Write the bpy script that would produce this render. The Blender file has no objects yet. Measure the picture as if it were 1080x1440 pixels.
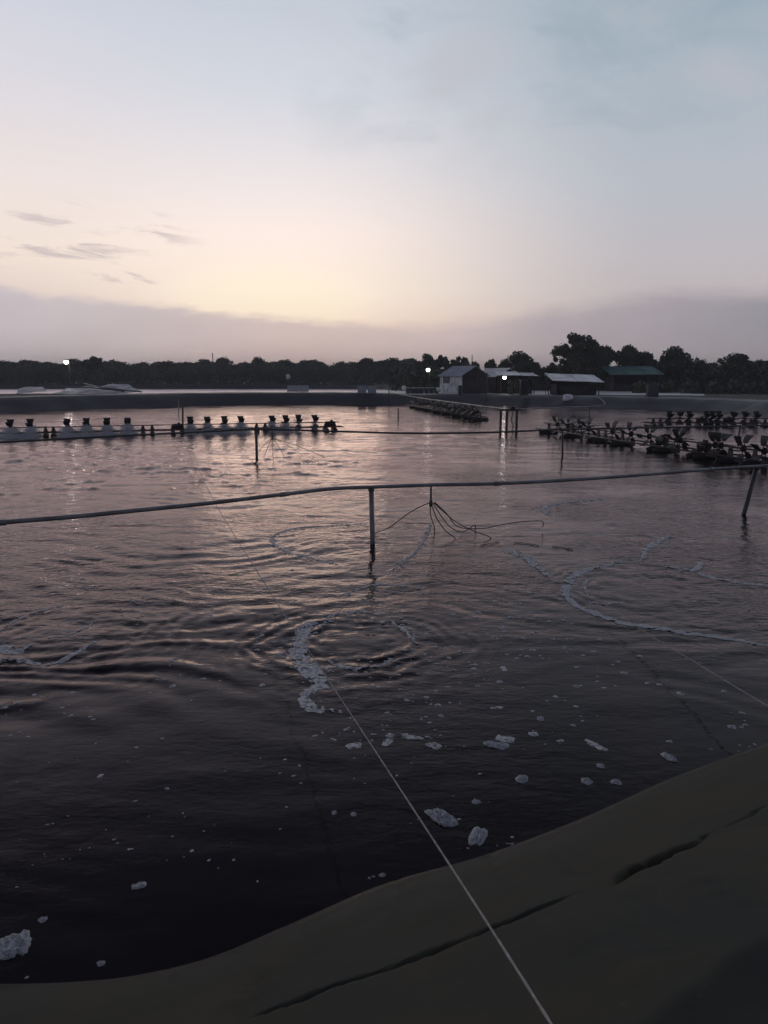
import bpy, math, random
import numpy as np
from mathutils import Vector, Matrix
from mathutils.geometry import tessellate_polygon

random.seed(7)
rng = np.random.default_rng(7)
sc = bpy.context.scene
col = sc.collection
R = math.radians

# ------------------------------------------------------------------ camera
EYE = 2.7
PITCH = R(10.3)
FPX = 1050.0
cam_d = bpy.data.cameras.new('camera')
cam = bpy.data.objects.new('camera', cam_d)
col.objects.link(cam)
cam.location = (0, 0, EYE)
cam.rotation_euler = (R(90) - PITCH, 0, 0)
cam_d.sensor_fit = 'VERTICAL'
cam_d.sensor_height = 36.0
cam_d.lens = FPX / 1440 * 36.0
cam_d.clip_start = 0.05
cam_d.clip_end = 9000
sc.camera = cam

# ------------------------------------------------------------------ colour management
sc.view_settings.view_transform = 'Standard'
sc.view_settings.look = 'None'
sc.view_settings.gamma = 1
sc.view_settings.exposure = 0.12
sc.view_settings.use_curve_mapping = False


def lin(r, g, b):
    f = lambda c: (c / 255 / 12.92) if c <= 10 else ((c / 255 + .055) / 1.055) ** 2.4
    return (f(r), f(g), f(b), 1)


class NT:
    """small helper around a node tree"""
    def __init__(self, tree):
        self.t = tree
        self.n = tree.nodes
        self.l = tree.links

    def put(self, sock, v):
        if hasattr(v, 'is_output'):
            self.l.new(v, sock)
        elif isinstance(v, (tuple, list)) and len(v) == 4 and sock.type == 'VECTOR':
            sock.default_value = v[:3]
        else:
            sock.default_value = v

    def math(self, op, a, b=0.0, c=0.0, clamp=False):
        n = self.n.new('ShaderNodeMath')
        n.operation = op
        n.use_clamp = clamp
        for i, v in enumerate((a, b, c)):
            self.put(n.inputs[i], v)
        return n.outputs[0]

    def smooth(self, v, lo, hi, a=0.0, b=1.0):
        n = self.n.new('ShaderNodeMapRange')
        n.interpolation_type = 'SMOOTHSTEP'
        for s, x in zip(('Value', 'From Min', 'From Max', 'To Min', 'To Max'), (v, lo, hi, a, b)):
            self.put(n.inputs[s], x)
        return n.outputs[0]

    def ramp(self, v, stops, interp='LINEAR'):
        n = self.n.new('ShaderNodeValToRGB')
        n.color_ramp.interpolation = interp
        e = n.color_ramp.elements
        while len(e) < len(stops):
            e.new(0.5)
        for el, (p, c) in zip(e, stops):
            el.position = p
            el.color = c
        self.put(n.inputs[0], v)
        return n.outputs[0]

    def mix(self, f, a, b, mode='MIX'):
        n = self.n.new('ShaderNodeMix')
        n.data_type = 'RGBA'
        n.blend_type = mode
        self.put(n.inputs[0], f)
        self.put(n.inputs[6], a)
        self.put(n.inputs[7], b)
        return n.outputs[2]

    def noise(self, vec, scale, detail=3, rough=.5, dist=0.0):
        n = self.n.new('ShaderNodeTexNoise')
        if vec is not None:
            self.l.new(vec, n.inputs['Vector'])
        n.inputs['Scale'].default_value = scale
        n.inputs['Detail'].default_value = detail
        n.inputs['Roughness'].default_value = rough
        n.inputs['Distortion'].default_value = dist
        return n.outputs['Fac']

    def comb(self, x, y, z):
        n = self.n.new('ShaderNodeCombineXYZ')
        for i, v in enumerate((x, y, z)):
            self.put(n.inputs[i], v)
        return n.outputs[0]


# ------------------------------------------------------------------ sky (dusk, sun just down behind a cloud bank)
def build_world():
    w = bpy.data.worlds.new('World')
    sc.world = w
    w.use_nodes = True
    k = NT(w.node_tree)
    k.n.clear()
    tc = k.n.new('ShaderNodeTexCoord')
    sep = k.n.new('ShaderNodeSeparateXYZ')
    k.l.new(tc.outputs['Generated'], sep.inputs[0])
    x, y, z = sep.outputs
    el = k.math('MULTIPLY', k.math('ARCSINE', z), 57.2958)
    az = k.math('MULTIPLY', k.math('ARCTAN2', x, y), 57.2958)
    elp = k.math('DIVIDE', k.math('MAXIMUM', el, 0.0), 90.0, clamp=True)
    P = lambda d: d / 90.0
    left = k.ramp(elp, [(P(0), lin(190, 178, 180)), (P(4), lin(222, 204, 198)), (P(8), lin(242, 226, 214)), (P(12), lin(236, 224, 219)),
                        (P(17), lin(220, 215, 220)), (P(23), lin(202, 205, 217)), (P(34), lin(130, 134, 154)), (P(50), lin(66, 72, 94)), (P(90), lin(44, 50, 70))])
    mid = k.ramp(elp, [(P(0), lin(215, 188, 178)), (P(4), lin(251, 228, 210)), (P(6), lin(255, 239, 222)), (P(10), lin(251, 235, 227)),
                       (P(14), lin(232, 225, 226)), (P(19), lin(208, 211, 220)), (P(25), lin(190, 198, 209)), (P(34), lin(128, 134, 152)), (P(50), lin(66, 72, 94)), (P(90), lin(44, 50, 70))])
    right = k.ramp(elp, [(P(0), lin(168, 160, 166)), (P(4), lin(192, 181, 182)), (P(8), lin(190, 185, 190)), (P(13), lin(180, 185, 194)),
                         (P(19), lin(166, 178, 189)), (P(25), lin(152, 168, 180)), (P(34), lin(104, 116, 134)), (P(50), lin(56, 64, 84)), (P(90), lin(44, 50, 70))])
    back = k.ramp(elp, [(P(0), lin(96, 98, 116)), (P(8), lin(112, 108, 124)), (P(20), lin(104, 108, 128)), (P(34), lin(76, 84, 104)),
                        (P(50), lin(54, 62, 82)), (P(90), lin(44, 50, 70))])
    c = k.mix(k.smooth(az, -27, -8), left, mid)
    c = k.mix(k.smooth(az, -7, 20), c, right)
    aaz = k.math('ABSOLUTE', k.math('ADD', az, 4.0))
    c = k.mix(k.smooth(aaz, 34, 120), c, back)
    # small yellow core where the sun went down
    gx = k.math('DIVIDE', k.math('ADD', az, 8.5), 6.5)
    gy = k.math('DIVIDE', k.math('SUBTRACT', el, 5.2), 2.4)
    q2 = k.math('ADD', k.math('MULTIPLY', gx, gx), k.math('MULTIPLY', gy, gy))
    c = k.mix(k.smooth(q2, 2.4, 0.0, 0.0, .5), c, lin(255, 244, 216))
    # noise coordinates in angle space, stretched along the horizon
    pl = k.comb(k.math('MULTIPLY', az, 0.05), k.math('MULTIPLY', el, 0.16), 0.0)
    n1 = k.noise(pl, 3.0, 6, .55)
    # low cloud bank with a clear upper edge
    azp = k.math('DIVIDE', k.math('ADD', az, 60.0), 120.0, clamp=True)
    A = lambda d: (d + 60) / 120
    g = lambda v: (v / 10, v / 10, v / 10, 1)
    top = k.ramp(azp, [(A(-60), g(7.5)), (A(-30), g(6.5)), (A(-24), g(5.4)), (A(-18), g(5.0)), (A(-10), g(4.3)), (A(-4), g(3.9)), (A(2), g(3.6)), (A(7), g(3.9)),
                       (A(13), g(4.7)), (A(20), g(5.6)), (A(27), g(5.3)), (A(60), g(7))], 'EASE')
    top = k.math('MULTIPLY', top, 10.0)
    n2 = k.noise(pl, 9.0, 5, .6)
    edge = k.math('ADD', top, k.math('MULTIPLY', k.math('SUBTRACT', n2, 0.5), 1.3))
    soft = k.smooth(az, -10, 12, .7, 1.5)
    d = k.math('DIVIDE', k.math('SUBTRACT', edge, el), soft)
    bm = k.smooth(d, -0.6, 0.6)
    bank = k.ramp(azp, [(A(-60), lin(150, 146, 158)), (A(-27), lin(202, 193, 198)), (A(-16), lin(206, 195, 196)), (A(-6), lin(211, 196, 193)), (A(4), lin(211, 195, 193)),
                        (A(12), lin(180, 170, 176)), (A(27), lin(152, 149, 158)), (A(60), lin(130, 130, 142))])
    bank = k.mix(k.math('MULTIPLY', k.smooth(el, 3.5, 0.0), .35), bank, lin(206, 192, 188))
    bank = k.mix(k.math('MULTIPLY', k.smooth(n1, .35, .7), .12), bank, lin(150, 140, 150))
    bm = k.math('MULTIPLY', bm, k.smooth(aaz, 150, 60, .35, 1.0))
    c = k.mix(bm, c, bank)
    # faint grey wisps above the bank on the glow side
    wv = k.comb(k.math('MULTIPLY', az, 0.07), k.math('MULTIPLY', k.math('ADD', el, k.math('MULTIPLY', az, 0.06)), 0.42), 3.9)
    n3 = k.noise(wv, 2.6, 7, .62, .4)
    wm = k.math('MULTIPLY', k.math('MULTIPLY', k.smooth(n3, .53, .68), k.smooth(az, -29, -24)), k.smooth(az, -12, -17))
    wm = k.math('MULTIPLY', wm, k.math('MULTIPLY', k.smooth(el, 5.0, 6.6), k.smooth(el, 12.5, 9.5)))
    c = k.mix(k.math('MULTIPLY', wm, .6), c, lin(176, 164, 172))
    # thin high cloud
    hv = k.comb(k.math('MULTIPLY', az, 0.045), k.math('MULTIPLY', el, 0.09), 7.0)
    n4 = k.noise(hv, 2.3, 7, .6, .5)
    hm = k.math('MULTIPLY', k.smooth(el, 12, 19), k.smooth(az, -12, 6))
    c = k.mix(k.math('MULTIPLY', k.math('MULTIPLY', hm, k.smooth(n4, .45, .7)), .5), c, lin(186, 184, 192))
    c = k.mix(k.math('MULTIPLY', k.math('MULTIPLY', hm, k.smooth(n4, .5, .3)), .35), c, lin(134, 154, 168))
    # physical sky, very weak at this hour
    sky = k.n.new('ShaderNodeTexSky')
    sky.sky_type = 'NISHITA'
    sky.sun_disc = False
    sky.sun_elevation = R(1.0)
    sky.sun_rotation = R(-7)
    bg1 = k.n.new('ShaderNodeBackground')
    k.l.new(sky.outputs[0], bg1.inputs[0])
    bg1.inputs[1].default_value = 0.004
    bg2 = k.n.new('ShaderNodeBackground')
    k.l.new(c, bg2.inputs[0])
    bg2.inputs[1].default_value = 1.0
    add = k.n.new('ShaderNodeAddShader')
    k.l.new(bg1.outputs[0], add.inputs[0])
    k.l.new(bg2.outputs[0], add.inputs[1])
    out = k.n.new('ShaderNodeOutputWorld')
    k.l.new(add.outputs[0], out.inputs[0])


build_world()

sun_d = bpy.data.lights.new('sun', 'SUN')
sun_d.energy = 0.05
sun_d.angle = R(14)
sun_d.color = (1.0, .82, .6)
sun = bpy.data.objects.new('sun', sun_d)
col.objects.link(sun)
sun.rotation_euler = (R(90 - 5.0), 0, R(180 + 7))   # low, a little left of the view, shining towards the camera

# ------------------------------------------------------------------ pixel rays of the photograph -> world points
cP, sP = math.cos(PITCH), math.sin(PITCH)


def ray(px, py):
    u = (px - 540) / FPX
    v = (720 - py) / FPX
    return Vector((u, cP + v * sP, -sP + v * cP))


def G(px, py, z=0.0):
    d = ray(px, py)
    t = (z - EYE) / d.z
    return Vector((d.x * t, d.y * t, z))


def D(px, py, Y):
    d = ray(px, py)
    t = Y / d.y
    return Vector((d.x * t, Y, EYE + d.z * t))


# ------------------------------------------------------------------ noise
def hash2(ix, iy, seed):
    h = (ix.astype(np.int64) * 374761393 + iy.astype(np.int64) * 668265263 + seed * 974634777) & 0xffffffff
    h = ((h ^ (h >> 13)) * 1274126177) & 0xffffffff
    h = h ^ (h >> 16)
    return (h & 0xffff) / 65535.0


def vnoise(x, y, seed=0):
    x = np.asarray(x, float)
    y = np.asarray(y, float)
    ix, iy = np.floor(x), np.floor(y)
    fx, fy = x - ix, y - iy
    ux, uy = fx * fx * fx * (fx * (fx * 6 - 15) + 10), fy * fy * fy * (fy * (fy * 6 - 15) + 10)
    a, b = hash2(ix, iy, seed), hash2(ix + 1, iy, seed)
    c, d = hash2(ix, iy + 1, seed), hash2(ix + 1, iy + 1, seed)
    return (a * (1 - ux) + b * ux) * (1 - uy) + (c * (1 - ux) + d * ux) * uy - 0.5


def fbm(x, y, seed=0, oct=4, gain=.5):
    s, a, f = 0, 1.0, 1.0
    for i in range(oct):
        s = s + a * vnoise(x * f + 17.3 * i, y * f - 9.1 * i, seed + i)
        a *= gain
        f *= 2.03
    return s


def sstep(a, b, v):
    t = np.clip((v - a) / (b - a), 0, 1)
    return t * t * (3 - 2 * t)


# ------------------------------------------------------------------ object helpers
def tag(o, label=None, cat=None, group=None, kind=None):
    for key, v in (('label', label), ('category', cat), ('group', group), ('kind', kind)):
        if v:
            o[key] = v
    return o


def empty(name, loc=(0, 0, 0), rz=0.0):
    o = bpy.data.objects.new(name, None)
    o.empty_display_size = .2
    col.objects.link(o)
    o.location = loc
    o.rotation_euler = (0, 0, rz)
    return o


def link(name, me, mat=None, parent=None, smooth=False):
    o = bpy.data.objects.new(name, me)
    col.objects.link(o)
    if mat and not me.materials:
        me.materials.append(mat)
    if parent:
        o.parent = parent
    if smooth:
        me.shade_smooth()
    return o


def mesh_np(name, v, f, smooth=False, up=False):
    """v (n,3), f (m,k) arrays of one face size"""
    v = np.asarray(v, np.float32)
    f = np.asarray(f, np.int32)
    if up:                       # an open sheet: make it face the sky
        e1, e2 = v[f[:, 1]] - v[f[:, 0]], v[f[:, 2]] - v[f[:, 0]]
        if (e1[:, 0] * e2[:, 1] - e1[:, 1] * e2[:, 0]).sum() < 0:
            f = np.ascontiguousarray(f[:, ::-1])
    me = bpy.data.meshes.new(name)
    me.vertices.add(len(v))
    me.vertices.foreach_set('co', v.ravel())
    m, k = f.shape
    me.loops.add(m * k)
    me.loops.foreach_set('vertex_index', f.ravel())
    me.polygons.add(m)
    me.polygons.foreach_set('loop_start', np.arange(0, m * k, k, dtype=np.int32))
    if smooth:
        me.polygons.foreach_set('use_smooth', np.ones(m, dtype=bool))
    me.update(calc_edges=True)
    me.validate()
    return me


def grid_faces(nr, nc, wrap=False):
    i = np.arange(nr - 1)[:, None]
    j = np.arange(nc if wrap else nc - 1)[None, :]
    j2 = (j + 1) % nc
    a = i * nc + j
    b = i * nc + j2
    c = (i + 1) * nc + j2
    d = (i + 1) * nc + j
    return np.stack([a, b, c, d], -1).reshape(-1, 4)


class MB:
    def __init__(self):
        self.v = []
        self.f = []

    def add(self, vs, fs):
        o = len(self.v)
        self.v += [tuple(p) for p in vs]
        self.f += [tuple(i + o for i in f) for f in fs]
        return self

    def box(self, c, s, rot=None, taper=1.0):
        x, y, z = s[0] / 2, s[1] / 2, s[2] / 2
        vs = [Vector((a * x * (taper if e > 0 else 1), b * y * (taper if e > 0 else 1), e * z)) for e in (-1, 1) for a, b in ((-1, -1), (1, -1), (1, 1), (-1, 1))]
        if rot is not None:
            vs = [rot @ p for p in vs]
        c = Vector(c)
        return self.add([p + c for p in vs], [(3, 2, 1, 0), (4, 5, 6, 7), (0, 1, 5, 4), (1, 2, 6, 5), (2, 3, 7, 6), (3, 0, 4, 7)])

    def tube(self, pts, r, n=8, cap=True):
        pts = [Vector(p) for p in pts]
        rs = r if isinstance(r, (list, tuple)) else [r] * len(pts)
        vs, fs = [], []
        up = Vector((0, 0, 1))
        for i, p in enumerate(pts):
            t = (pts[min(i + 1, len(pts) - 1)] - pts[max(i - 1, 0)]).normalized()
            s = t.cross(up)
            if s.length < 1e-3:
                s = t.cross(Vector((1, 0, 0)))
            s.normalize()
            q = s.cross(t)
            for j in range(n):
                a = 2 * math.pi * j / n
                vs.append(p + (s * math.cos(a) + q * math.sin(a)) * rs[i])
        for i in range(len(pts) - 1):
            for j in range(n):
                k = (j + 1) % n
                fs.append((i * n + j, i * n + k, (i + 1) * n + k, (i + 1) * n + j))
        if cap:
            fs.append(tuple(range(n))[::-1])
            fs.append(tuple((len(pts) - 1) * n + j for j in range(n)))
        return self.add(vs, fs)

    def quad(self, a, b, c, d):
        return self.add([a, b, c, d], [(0, 1, 2, 3)])

    def mesh(self, name, smooth=False):
        me = bpy.data.meshes.new(name)
        me.from_pydata(self.v, [], self.f)
        if smooth:
            me.shade_smooth()
        me.update()
        return me

    def build(self, name, mat, parent=None, smooth=False):
        return link(name, self.mesh(name, smooth), mat, parent)


def spline(pts, step=.2):
    """Catmull-Rom through points, resampled"""
    P = [Vector(p) for p in pts]
    out = []
    for i in range(len(P) - 1):
        p0, p1, p2, p3 = P[max(i - 1, 0)], P[i], P[i + 1], P[min(i + 2, len(P) - 1)]
        n = max(2, int((p2 - p1).length / step))
        for k in range(n):
            t = k / n
            out.append(0.5 * ((2 * p1) + (p2 - p0) * t + (2 * p0 - 5 * p1 + 4 * p2 - p3) * t * t + (3 * p1 - p0 - 3 * p2 + p3) * t ** 3))
    out.append(P[-1])
    return out


# ------------------------------------------------------------------ materials
def material(name, base, rough=.6, metal=0.0, var=0.0, scale=3.0, bump=0.0, bscale=20.0, base2=None, spec=.5, coat=0.0):
    m = bpy.data.materials.new(name)
    m.use_nodes = True
    k = NT(m.node_tree)
    p = k.n['Principled BSDF']
    p.inputs['Roughness'].default_value = rough
    p.inputs['Metallic'].default_value = metal
    p.inputs['Specular IOR Level'].default_value = spec
    b = tuple(base) + (1,)
    tc = k.n.new('ShaderNodeTexCoord')
    if var or base2:
        n = k.noise(tc.outputs['Object'], scale, 5, .6)
        if base2:
            c2 = tuple(base2) + (1,)
        else:
            c2 = tuple(v * (1 - var) for v in base) + (1,)
        k.put(p.inputs['Base Color'], k.mix(k.smooth(n, .38, .64), b, c2))
        k.put(p.inputs['Roughness'], k.smooth(n, .3, .7, max(rough - .1, 0.02), min(rough + .1, 1)))
    else:
        p.inputs['Base Color'].default_value = b
    if bump:
        n = k.noise(tc.outputs['Object'], bscale, 4, .6)
        bn = k.n.new('ShaderNodeBump')
        bn.inputs['Strength'].default_value = bump
        bn.inputs['Distance'].default_value = .02
        k.l.new(n, bn.inputs['Height'])
        k.l.new(bn.outputs[0], p.inputs['Normal'])
    return m


M = {}
M['liner'] = material('pond_liner', (.048, .0515, .045), .6, scale=1.3, bump=.1, bscale=60, base2=(.076, .070, .052), spec=0.03)
def lacy(m, scale, lo, hi, amin, amax):
    """bubbly, part see-through foam"""
    k = NT(m.node_tree)
    tc = k.n.new('ShaderNodeNewGeometry')
    n = k.noise(tc.outputs['Position'], scale, 4, .65, .3)
    k.put(k.n['Principled BSDF'].inputs['Alpha'], k.smooth(n, lo, hi, amin, amax))


def wet_edge(m):
    k = NT(m.node_tree)
    p = k.n['Principled BSDF']
    geo = k.n.new('ShaderNodeNewGeometry')
    sp_ = k.n.new('ShaderNodeSeparateXYZ')
    k.l.new(geo.outputs['Position'], sp_.inputs[0])
    nz = k.noise(geo.outputs['Position'], 5, 4, .6)
    z = k.math('ADD', sp_.outputs[2], k.math('MULTIPLY', k.math('SUBTRACT', nz, .5), .09))
    wet = k.smooth(z, .055, .03)
    silt = k.math('MULTIPLY', k.smooth(z, .03, .07), k.smooth(z, .30, .08))
    old = p.inputs['Base Color'].links[0].from_socket
    c = k.mix(k.math('MULTIPLY', silt, .55), old, (.080, .077, .063, 1))
    c = k.mix(k.math('MULTIPLY', wet, .5), c, (.02, .02, .02, 1))
    # droppings of dried mud and algae specks
    n2_ = k.noise(geo.outputs['Position'], 30, 3, .6)
    c = k.mix(k.math('MULTIPLY', k.smooth(n2_, .64, .72), .4), c, (.10, .096, .08, 1))
    k.put(p.inputs['Base Color'], c)
    ro = p.inputs['Roughness'].links[0].from_socket
    k.put(p.inputs['Roughness'], k.math('SUBTRACT', ro, k.math('MULTIPLY', wet, .3)))


wet_edge(M['liner'])
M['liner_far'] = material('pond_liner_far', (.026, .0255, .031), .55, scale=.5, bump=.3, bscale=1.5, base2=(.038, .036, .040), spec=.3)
M['earth'] = material('dark_earth', (.055, .048, .036), .9, scale=.3, base2=(.03, .04, .02), bump=.3, bscale=2)
M['pale_path'] = material('pale_path', (.70, .66, .64), .42, scale=.4, base2=(.45, .42, .40), bump=.2, bscale=3)
M['leaf_dark'] = material('leaf_dark', (.060, .078, .045), .6, scale=.6, base2=(.075, .095, .055))
M['leaf_mid'] = material('leaf_mid', (.085, .10, .062), .6, scale=.6, base2=(.10, .115, .07))
M['bark'] = material('bark', (.09, .075, .06), .9, var=.4, scale=4)
M['pvc'] = material('grey_pvc', (.26, .26, .27), .38, scale=2.5, base2=(.16, .15, .145), spec=.45)
M['pvc_dark'] = material('dark_pipe', (.07, .068, .07), .45, var=.4, scale=3)
M['steel'] = material('rusty_steel', (.07, .055, .048), .6, scale=6, base2=(.10, .06, .045))
M['black_plastic'] = material('black_plastic', (.024, .024, .026), .5, scale=5, base2=(.04, .038, .036), spec=.2)
M['hose'] = material('hose', (.05, .048, .046), .45, var=.3, scale=5)
M['rope'] = material('pale_rope', (.44, .41, .38), .8, scale=30, base2=(.3, .28, .26))
M['rope_backlit'] = material('backlit_rope', (.34, .32, .31), .8, scale=30, base2=(.25, .235, .23))  # far stretch of the same rope; its silhouette against brightness put into the colour
M['foam'] = material('foam', (.78, .78, .79), .7, scale=60, base2=(.50, .50, .52), bump=1.0, bscale=140)
M['foam_fleck'] = material('foam_fleck', (.62, .61, .62), .6, scale=30, base2=(.36, .35, .36))
M['foam_thin'] = material('thin_foam', (.80, .78, .79), .6, scale=30, base2=(.52, .51, .52), bump=.6, bscale=90)
M['spray'] = material('spray', (.75, .75, .78), .4)
M['roof_sheet'] = material('grey_roof_sheet', (.40, .43, .48), .45, scale=.8, base2=(.30, .32, .36), spec=.5)
M['roof_pale'] = material('pale_roof_sheet', (.88, .85, .83), .4, scale=.8, base2=(.62, .60, .58))
M['roof_green'] = material('green_roof_sheet', (.02, .13, .11), .6, scale=.6, base2=(.016, .09, .08))
M['wall_pale'] = material('pale_wall_sheet', (.62, .66, .68), .5, scale=1.5, base2=(.34, .38, .40))
M['wall_dark'] = material('dark_wall_board', (.028, .028, .032), .8, var=.4, scale=1.5)
M['dark_glass'] = material('dark_opening', (.012, .012, .014), .3)
M['tarp'] = material('pale_tarp', (.50, .47, .47), .5, scale=.8, base2=(.36, .33, .33), bump=.4, bscale=2)
M['sack'] = material('white_sack', (.85, .85, .85), .6, scale=3, base2=(.68, .68, .68))
M['drum'] = material('dark_drum', (.035, .045, .06), .45, scale=3, base2=(.05, .05, .05))
M['leaf_shrub'] = material('shrub_leaf', (.10, .14, .07), .6, scale=2, base2=(.07, .1, .05))


def emit(name, colr, s):
    m = bpy.data.materials.new(name)
    m.use_nodes = True
    p = m.node_tree.nodes['Principled BSDF']
    p.inputs['Base Color'].default_value = (.8, .8, .8, 1)
    p.inputs['Emission Color'].default_value = colr + (1,)
    p.inputs['Emission Strength'].default_value = s
    return m


M['bulb'] = emit('lit_bulb', (1, .98, .92), 6)


def water_material(rough=.06):
    m = bpy.data.materials.new('pond_water')
    m.use_nodes = True
    k = NT(m.node_tree)
    k.n.remove(k.n['Principled BSDF'])
    dif = k.n.new('ShaderNodeBsdfDiffuse')
    dif.inputs['Color'].default_value = (.0075, .0062, .0072, 1)     # murky pond
    p = k.n.new('ShaderNodeBsdfGlossy')
    p.inputs['Color'].default_value = (1, .86, .885, 1)               # pink cast of the dusk reflections put into the gloss colour
    p.inputs['Roughness'].default_value = rough
    fr = k.n.new('ShaderNodeFresnel')
    fr.inputs['IOR'].default_value = 1.18
    mixs = k.n.new('ShaderNodeMixShader')
    k.l.new(fr.outputs[0], mixs.inputs[0])
    k.l.new(dif.outputs[0], mixs.inputs[1])
    k.l.new(p.outputs[0], mixs.inputs[2])
    k.l.new(mixs.outputs[0], k.n['Material Output'].inputs['Surface'])
    geo = k.n.new('ShaderNodeNewGeometry')
    mp = k.n.new('ShaderNodeMapping')
    k.l.new(geo.outputs['Position'], mp.inputs[0])
    mp.inputs['Scale'].default_value = (.55, 1.0, 1.0)
    a = k.noise(mp.outputs[0], 2.6, 3, .5, .4)
    b = k.noise(mp.outputs[0], 11, 3, .55, .3)
    c = k.noise(mp.outputs[0], 27, 2, .5, .2)
    h = k.math('ADD', k.math('MULTIPLY', a, .7), k.math('ADD', k.math('MULTIPLY', b, .38), k.math('MULTIPLY', c, .10)))
    patch = k.smooth(k.noise(geo.outputs['Position'], .28, 3, .5), .38, .62, .35, 1.0)
    bn = k.n.new('ShaderNodeBump')
    sp_ = k.n.new('ShaderNodeSeparateXYZ')
    k.l.new(geo.outputs['Position'], sp_.inputs[0])
    patch = k.math('MULTIPLY', patch, k.smooth(sp_.outputs[1], 4.0, 11.0, .22, 1.0))
    bn.inputs['Distance'].default_value = .042
    k.l.new(h, bn.inputs['Height'])
    k.l.new(patch, bn.inputs['Strength'])
    k.l.new(bn.outputs[0], p.inputs['Normal'])
    k.l.new(bn.outputs[0], fr.inputs['Normal'])
    return m


lacy(M['foam'], 34, .30, .46, .7, 1.0)
lacy(M['foam_thin'], 22, .34, .56, .25, .95)
lacy(M['foam_fleck'], 40, .34, .55, .3, .95)

M['water'] = water_material()
M['water_far'] = water_material(.32)

# ------------------------------------------------------------------ pond outline (counter-clockwise)
shore_px = [(-260, 1372), (-120, 1382), (0, 1384), (100, 1381), (200, 1370), (300, 1345), (400, 1303), (540, 1243), (680, 1203), (820, 1150), (950, 1092), (1080, 1045), (1240, 985)]
outline = [G(*p) for p in shore_px]
outline += [Vector(p) for p in ((7, 9.6, 0), (13, 13.5, 0), (21, 20, 0), (27, 31, 0), (28.5, 42, 0))]
outline += [G(1120, 593), G(1060, 586), G(1000, 580), G(920, 576), G(760, 571), G(660, 568.5), G(560, 569), G(430, 568.5), G(300, 569.5), G(180, 573), G(80, 577)]
outline += [Vector(p) for p in ((-29.5, 54, 0), (-29, 40, 0), (-27, 25, 0), (-20, 12, 0), (-11, 5.5, 0), (-6, 3.9, 0))]


def closed_spline(pts, fine):
    n = len(pts)
    out = []
    for i in range(n):
        p0, p1, p2, p3 = pts[i - 1], pts[i], pts[(i + 1) % n], pts[(i + 2) % n]
        s = fine(p1, p2)
        m = max(1, int(math.ceil((p2 - p1).length / s)))
        # centripetal-ish blend to avoid loops: use Catmull-Rom with limited tangents
        L = (p2 - p1).length
        m1 = (p2 - p0)
        m1 = m1.normalized() * min(m1.length * .5, L)
        m2 = (p3 - p1)
        m2 = m2.normalized() * min(m2.length * .5, L)
        for j in range(m):
            t = j / m
            h00, h10 = 2 * t ** 3 - 3 * t * t + 1, t ** 3 - 2 * t * t + t
            h01, h11 = -2 * t ** 3 + 3 * t * t, t ** 3 - t * t
            out.append(p1 * h00 + m1 * h10 + p2 * h01 + m2 * h11)
    return np.array([(p.x, p.y) for p in out])


near_fine = lambda a, b: .022 if max(a.y, b.y) < 7.0 and min(a.x, b.x) > -3.3 and max(a.x, b.x) < 4.6 else .7
pond = closed_spline(outline, near_fine)


def normals(poly, smooth=6):
    t = np.roll(poly, -1, 0) - np.roll(poly, 1, 0)
    n = np.stack([t[:, 1], -t[:, 0]], 1)
    n /= np.linalg.norm(n, axis=1)[:, None] + 1e-9
    return n


pond_n = normals(pond)
# smooth the normals along arc length so offset rings stay clean
seg = np.linalg.norm(np.roll(pond, -1, 0) - pond, axis=1)
arc = np.concatenate([[0], np.cumsum(seg)[:-1]])
per = seg.sum()
ss = np.linspace(0, per, 4000, endpoint=False)
nx = np.interp(ss, arc, pond_n[:, 0], period=per)
ny = np.interp(ss, arc, pond_n[:, 1], period=per)
kw = int(1.0 / (per / 4000))
ker = np.hanning(2 * kw + 3)
ker /= ker.sum()
pad = len(ker)
cv = lambda a: np.convolve(np.concatenate([a[-pad:], a, a[:pad]]), ker, 'same')[pad:-pad]
nx, ny = cv(nx), cv(ny)
pond_n = np.stack([np.interp(arc, ss, nx, period=per), np.interp(arc, ss, ny, period=per)], 1)
pond_n /= np.linalg.norm(pond_n, axis=1)[:, None]


def crest_height(x, y):
    far = sstep(25, 45, y)
    return 1.25 + far * (-.17 + (-.18) * sstep(-4, 6, x))


# bank profile
def bank_z(d, crest):
    t = d / 2.1
    z = np.where(d < 0, d * .5, crest * np.where(t < 1, t, 1.0))
    rnd = np.exp(-((d - 2.1) / .35) ** 2) * -.05
    return z + rnd


d_near = np.concatenate([[-2.2, -1.2, -.6], np.arange(-.36, 2.5, .022), [2.6, 2.9, 3.4, 4.2, 5.0, 5.6]])
X = pond[:, 0][None, :] + pond_n[:, 0][None, :] * d_near[:, None]
Y = pond[:, 1][None, :] + pond_n[:, 1][None, :] * d_near[:, None]
CR = crest_height(pond[:, 0], pond[:, 1])[None, :] + 0 * d_near[:, None]
DD = d_near[:, None] + 0 * X
Z = bank_z(DD, CR)
Z = np.where(DD > 5.2, Z - (DD - 5.0) * 1.0, Z)

# the near liner: soft undulation, wrinkles, and overlapped seams that gape
near = (np.hypot(X, Y) < 9)
und = fbm(X * .7, Y * .7, 3, 2) * .045 + fbm(X * 2.6, Y * 2.6, 5, 3) * .014 + .012 * (.3 - np.abs(fbm(X * 2.0 + 3, Y * 2.0, 15, 3)))
Z = Z + np.where(DD > -.4, und, 0) * sstep(.05, .6, DD)


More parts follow.
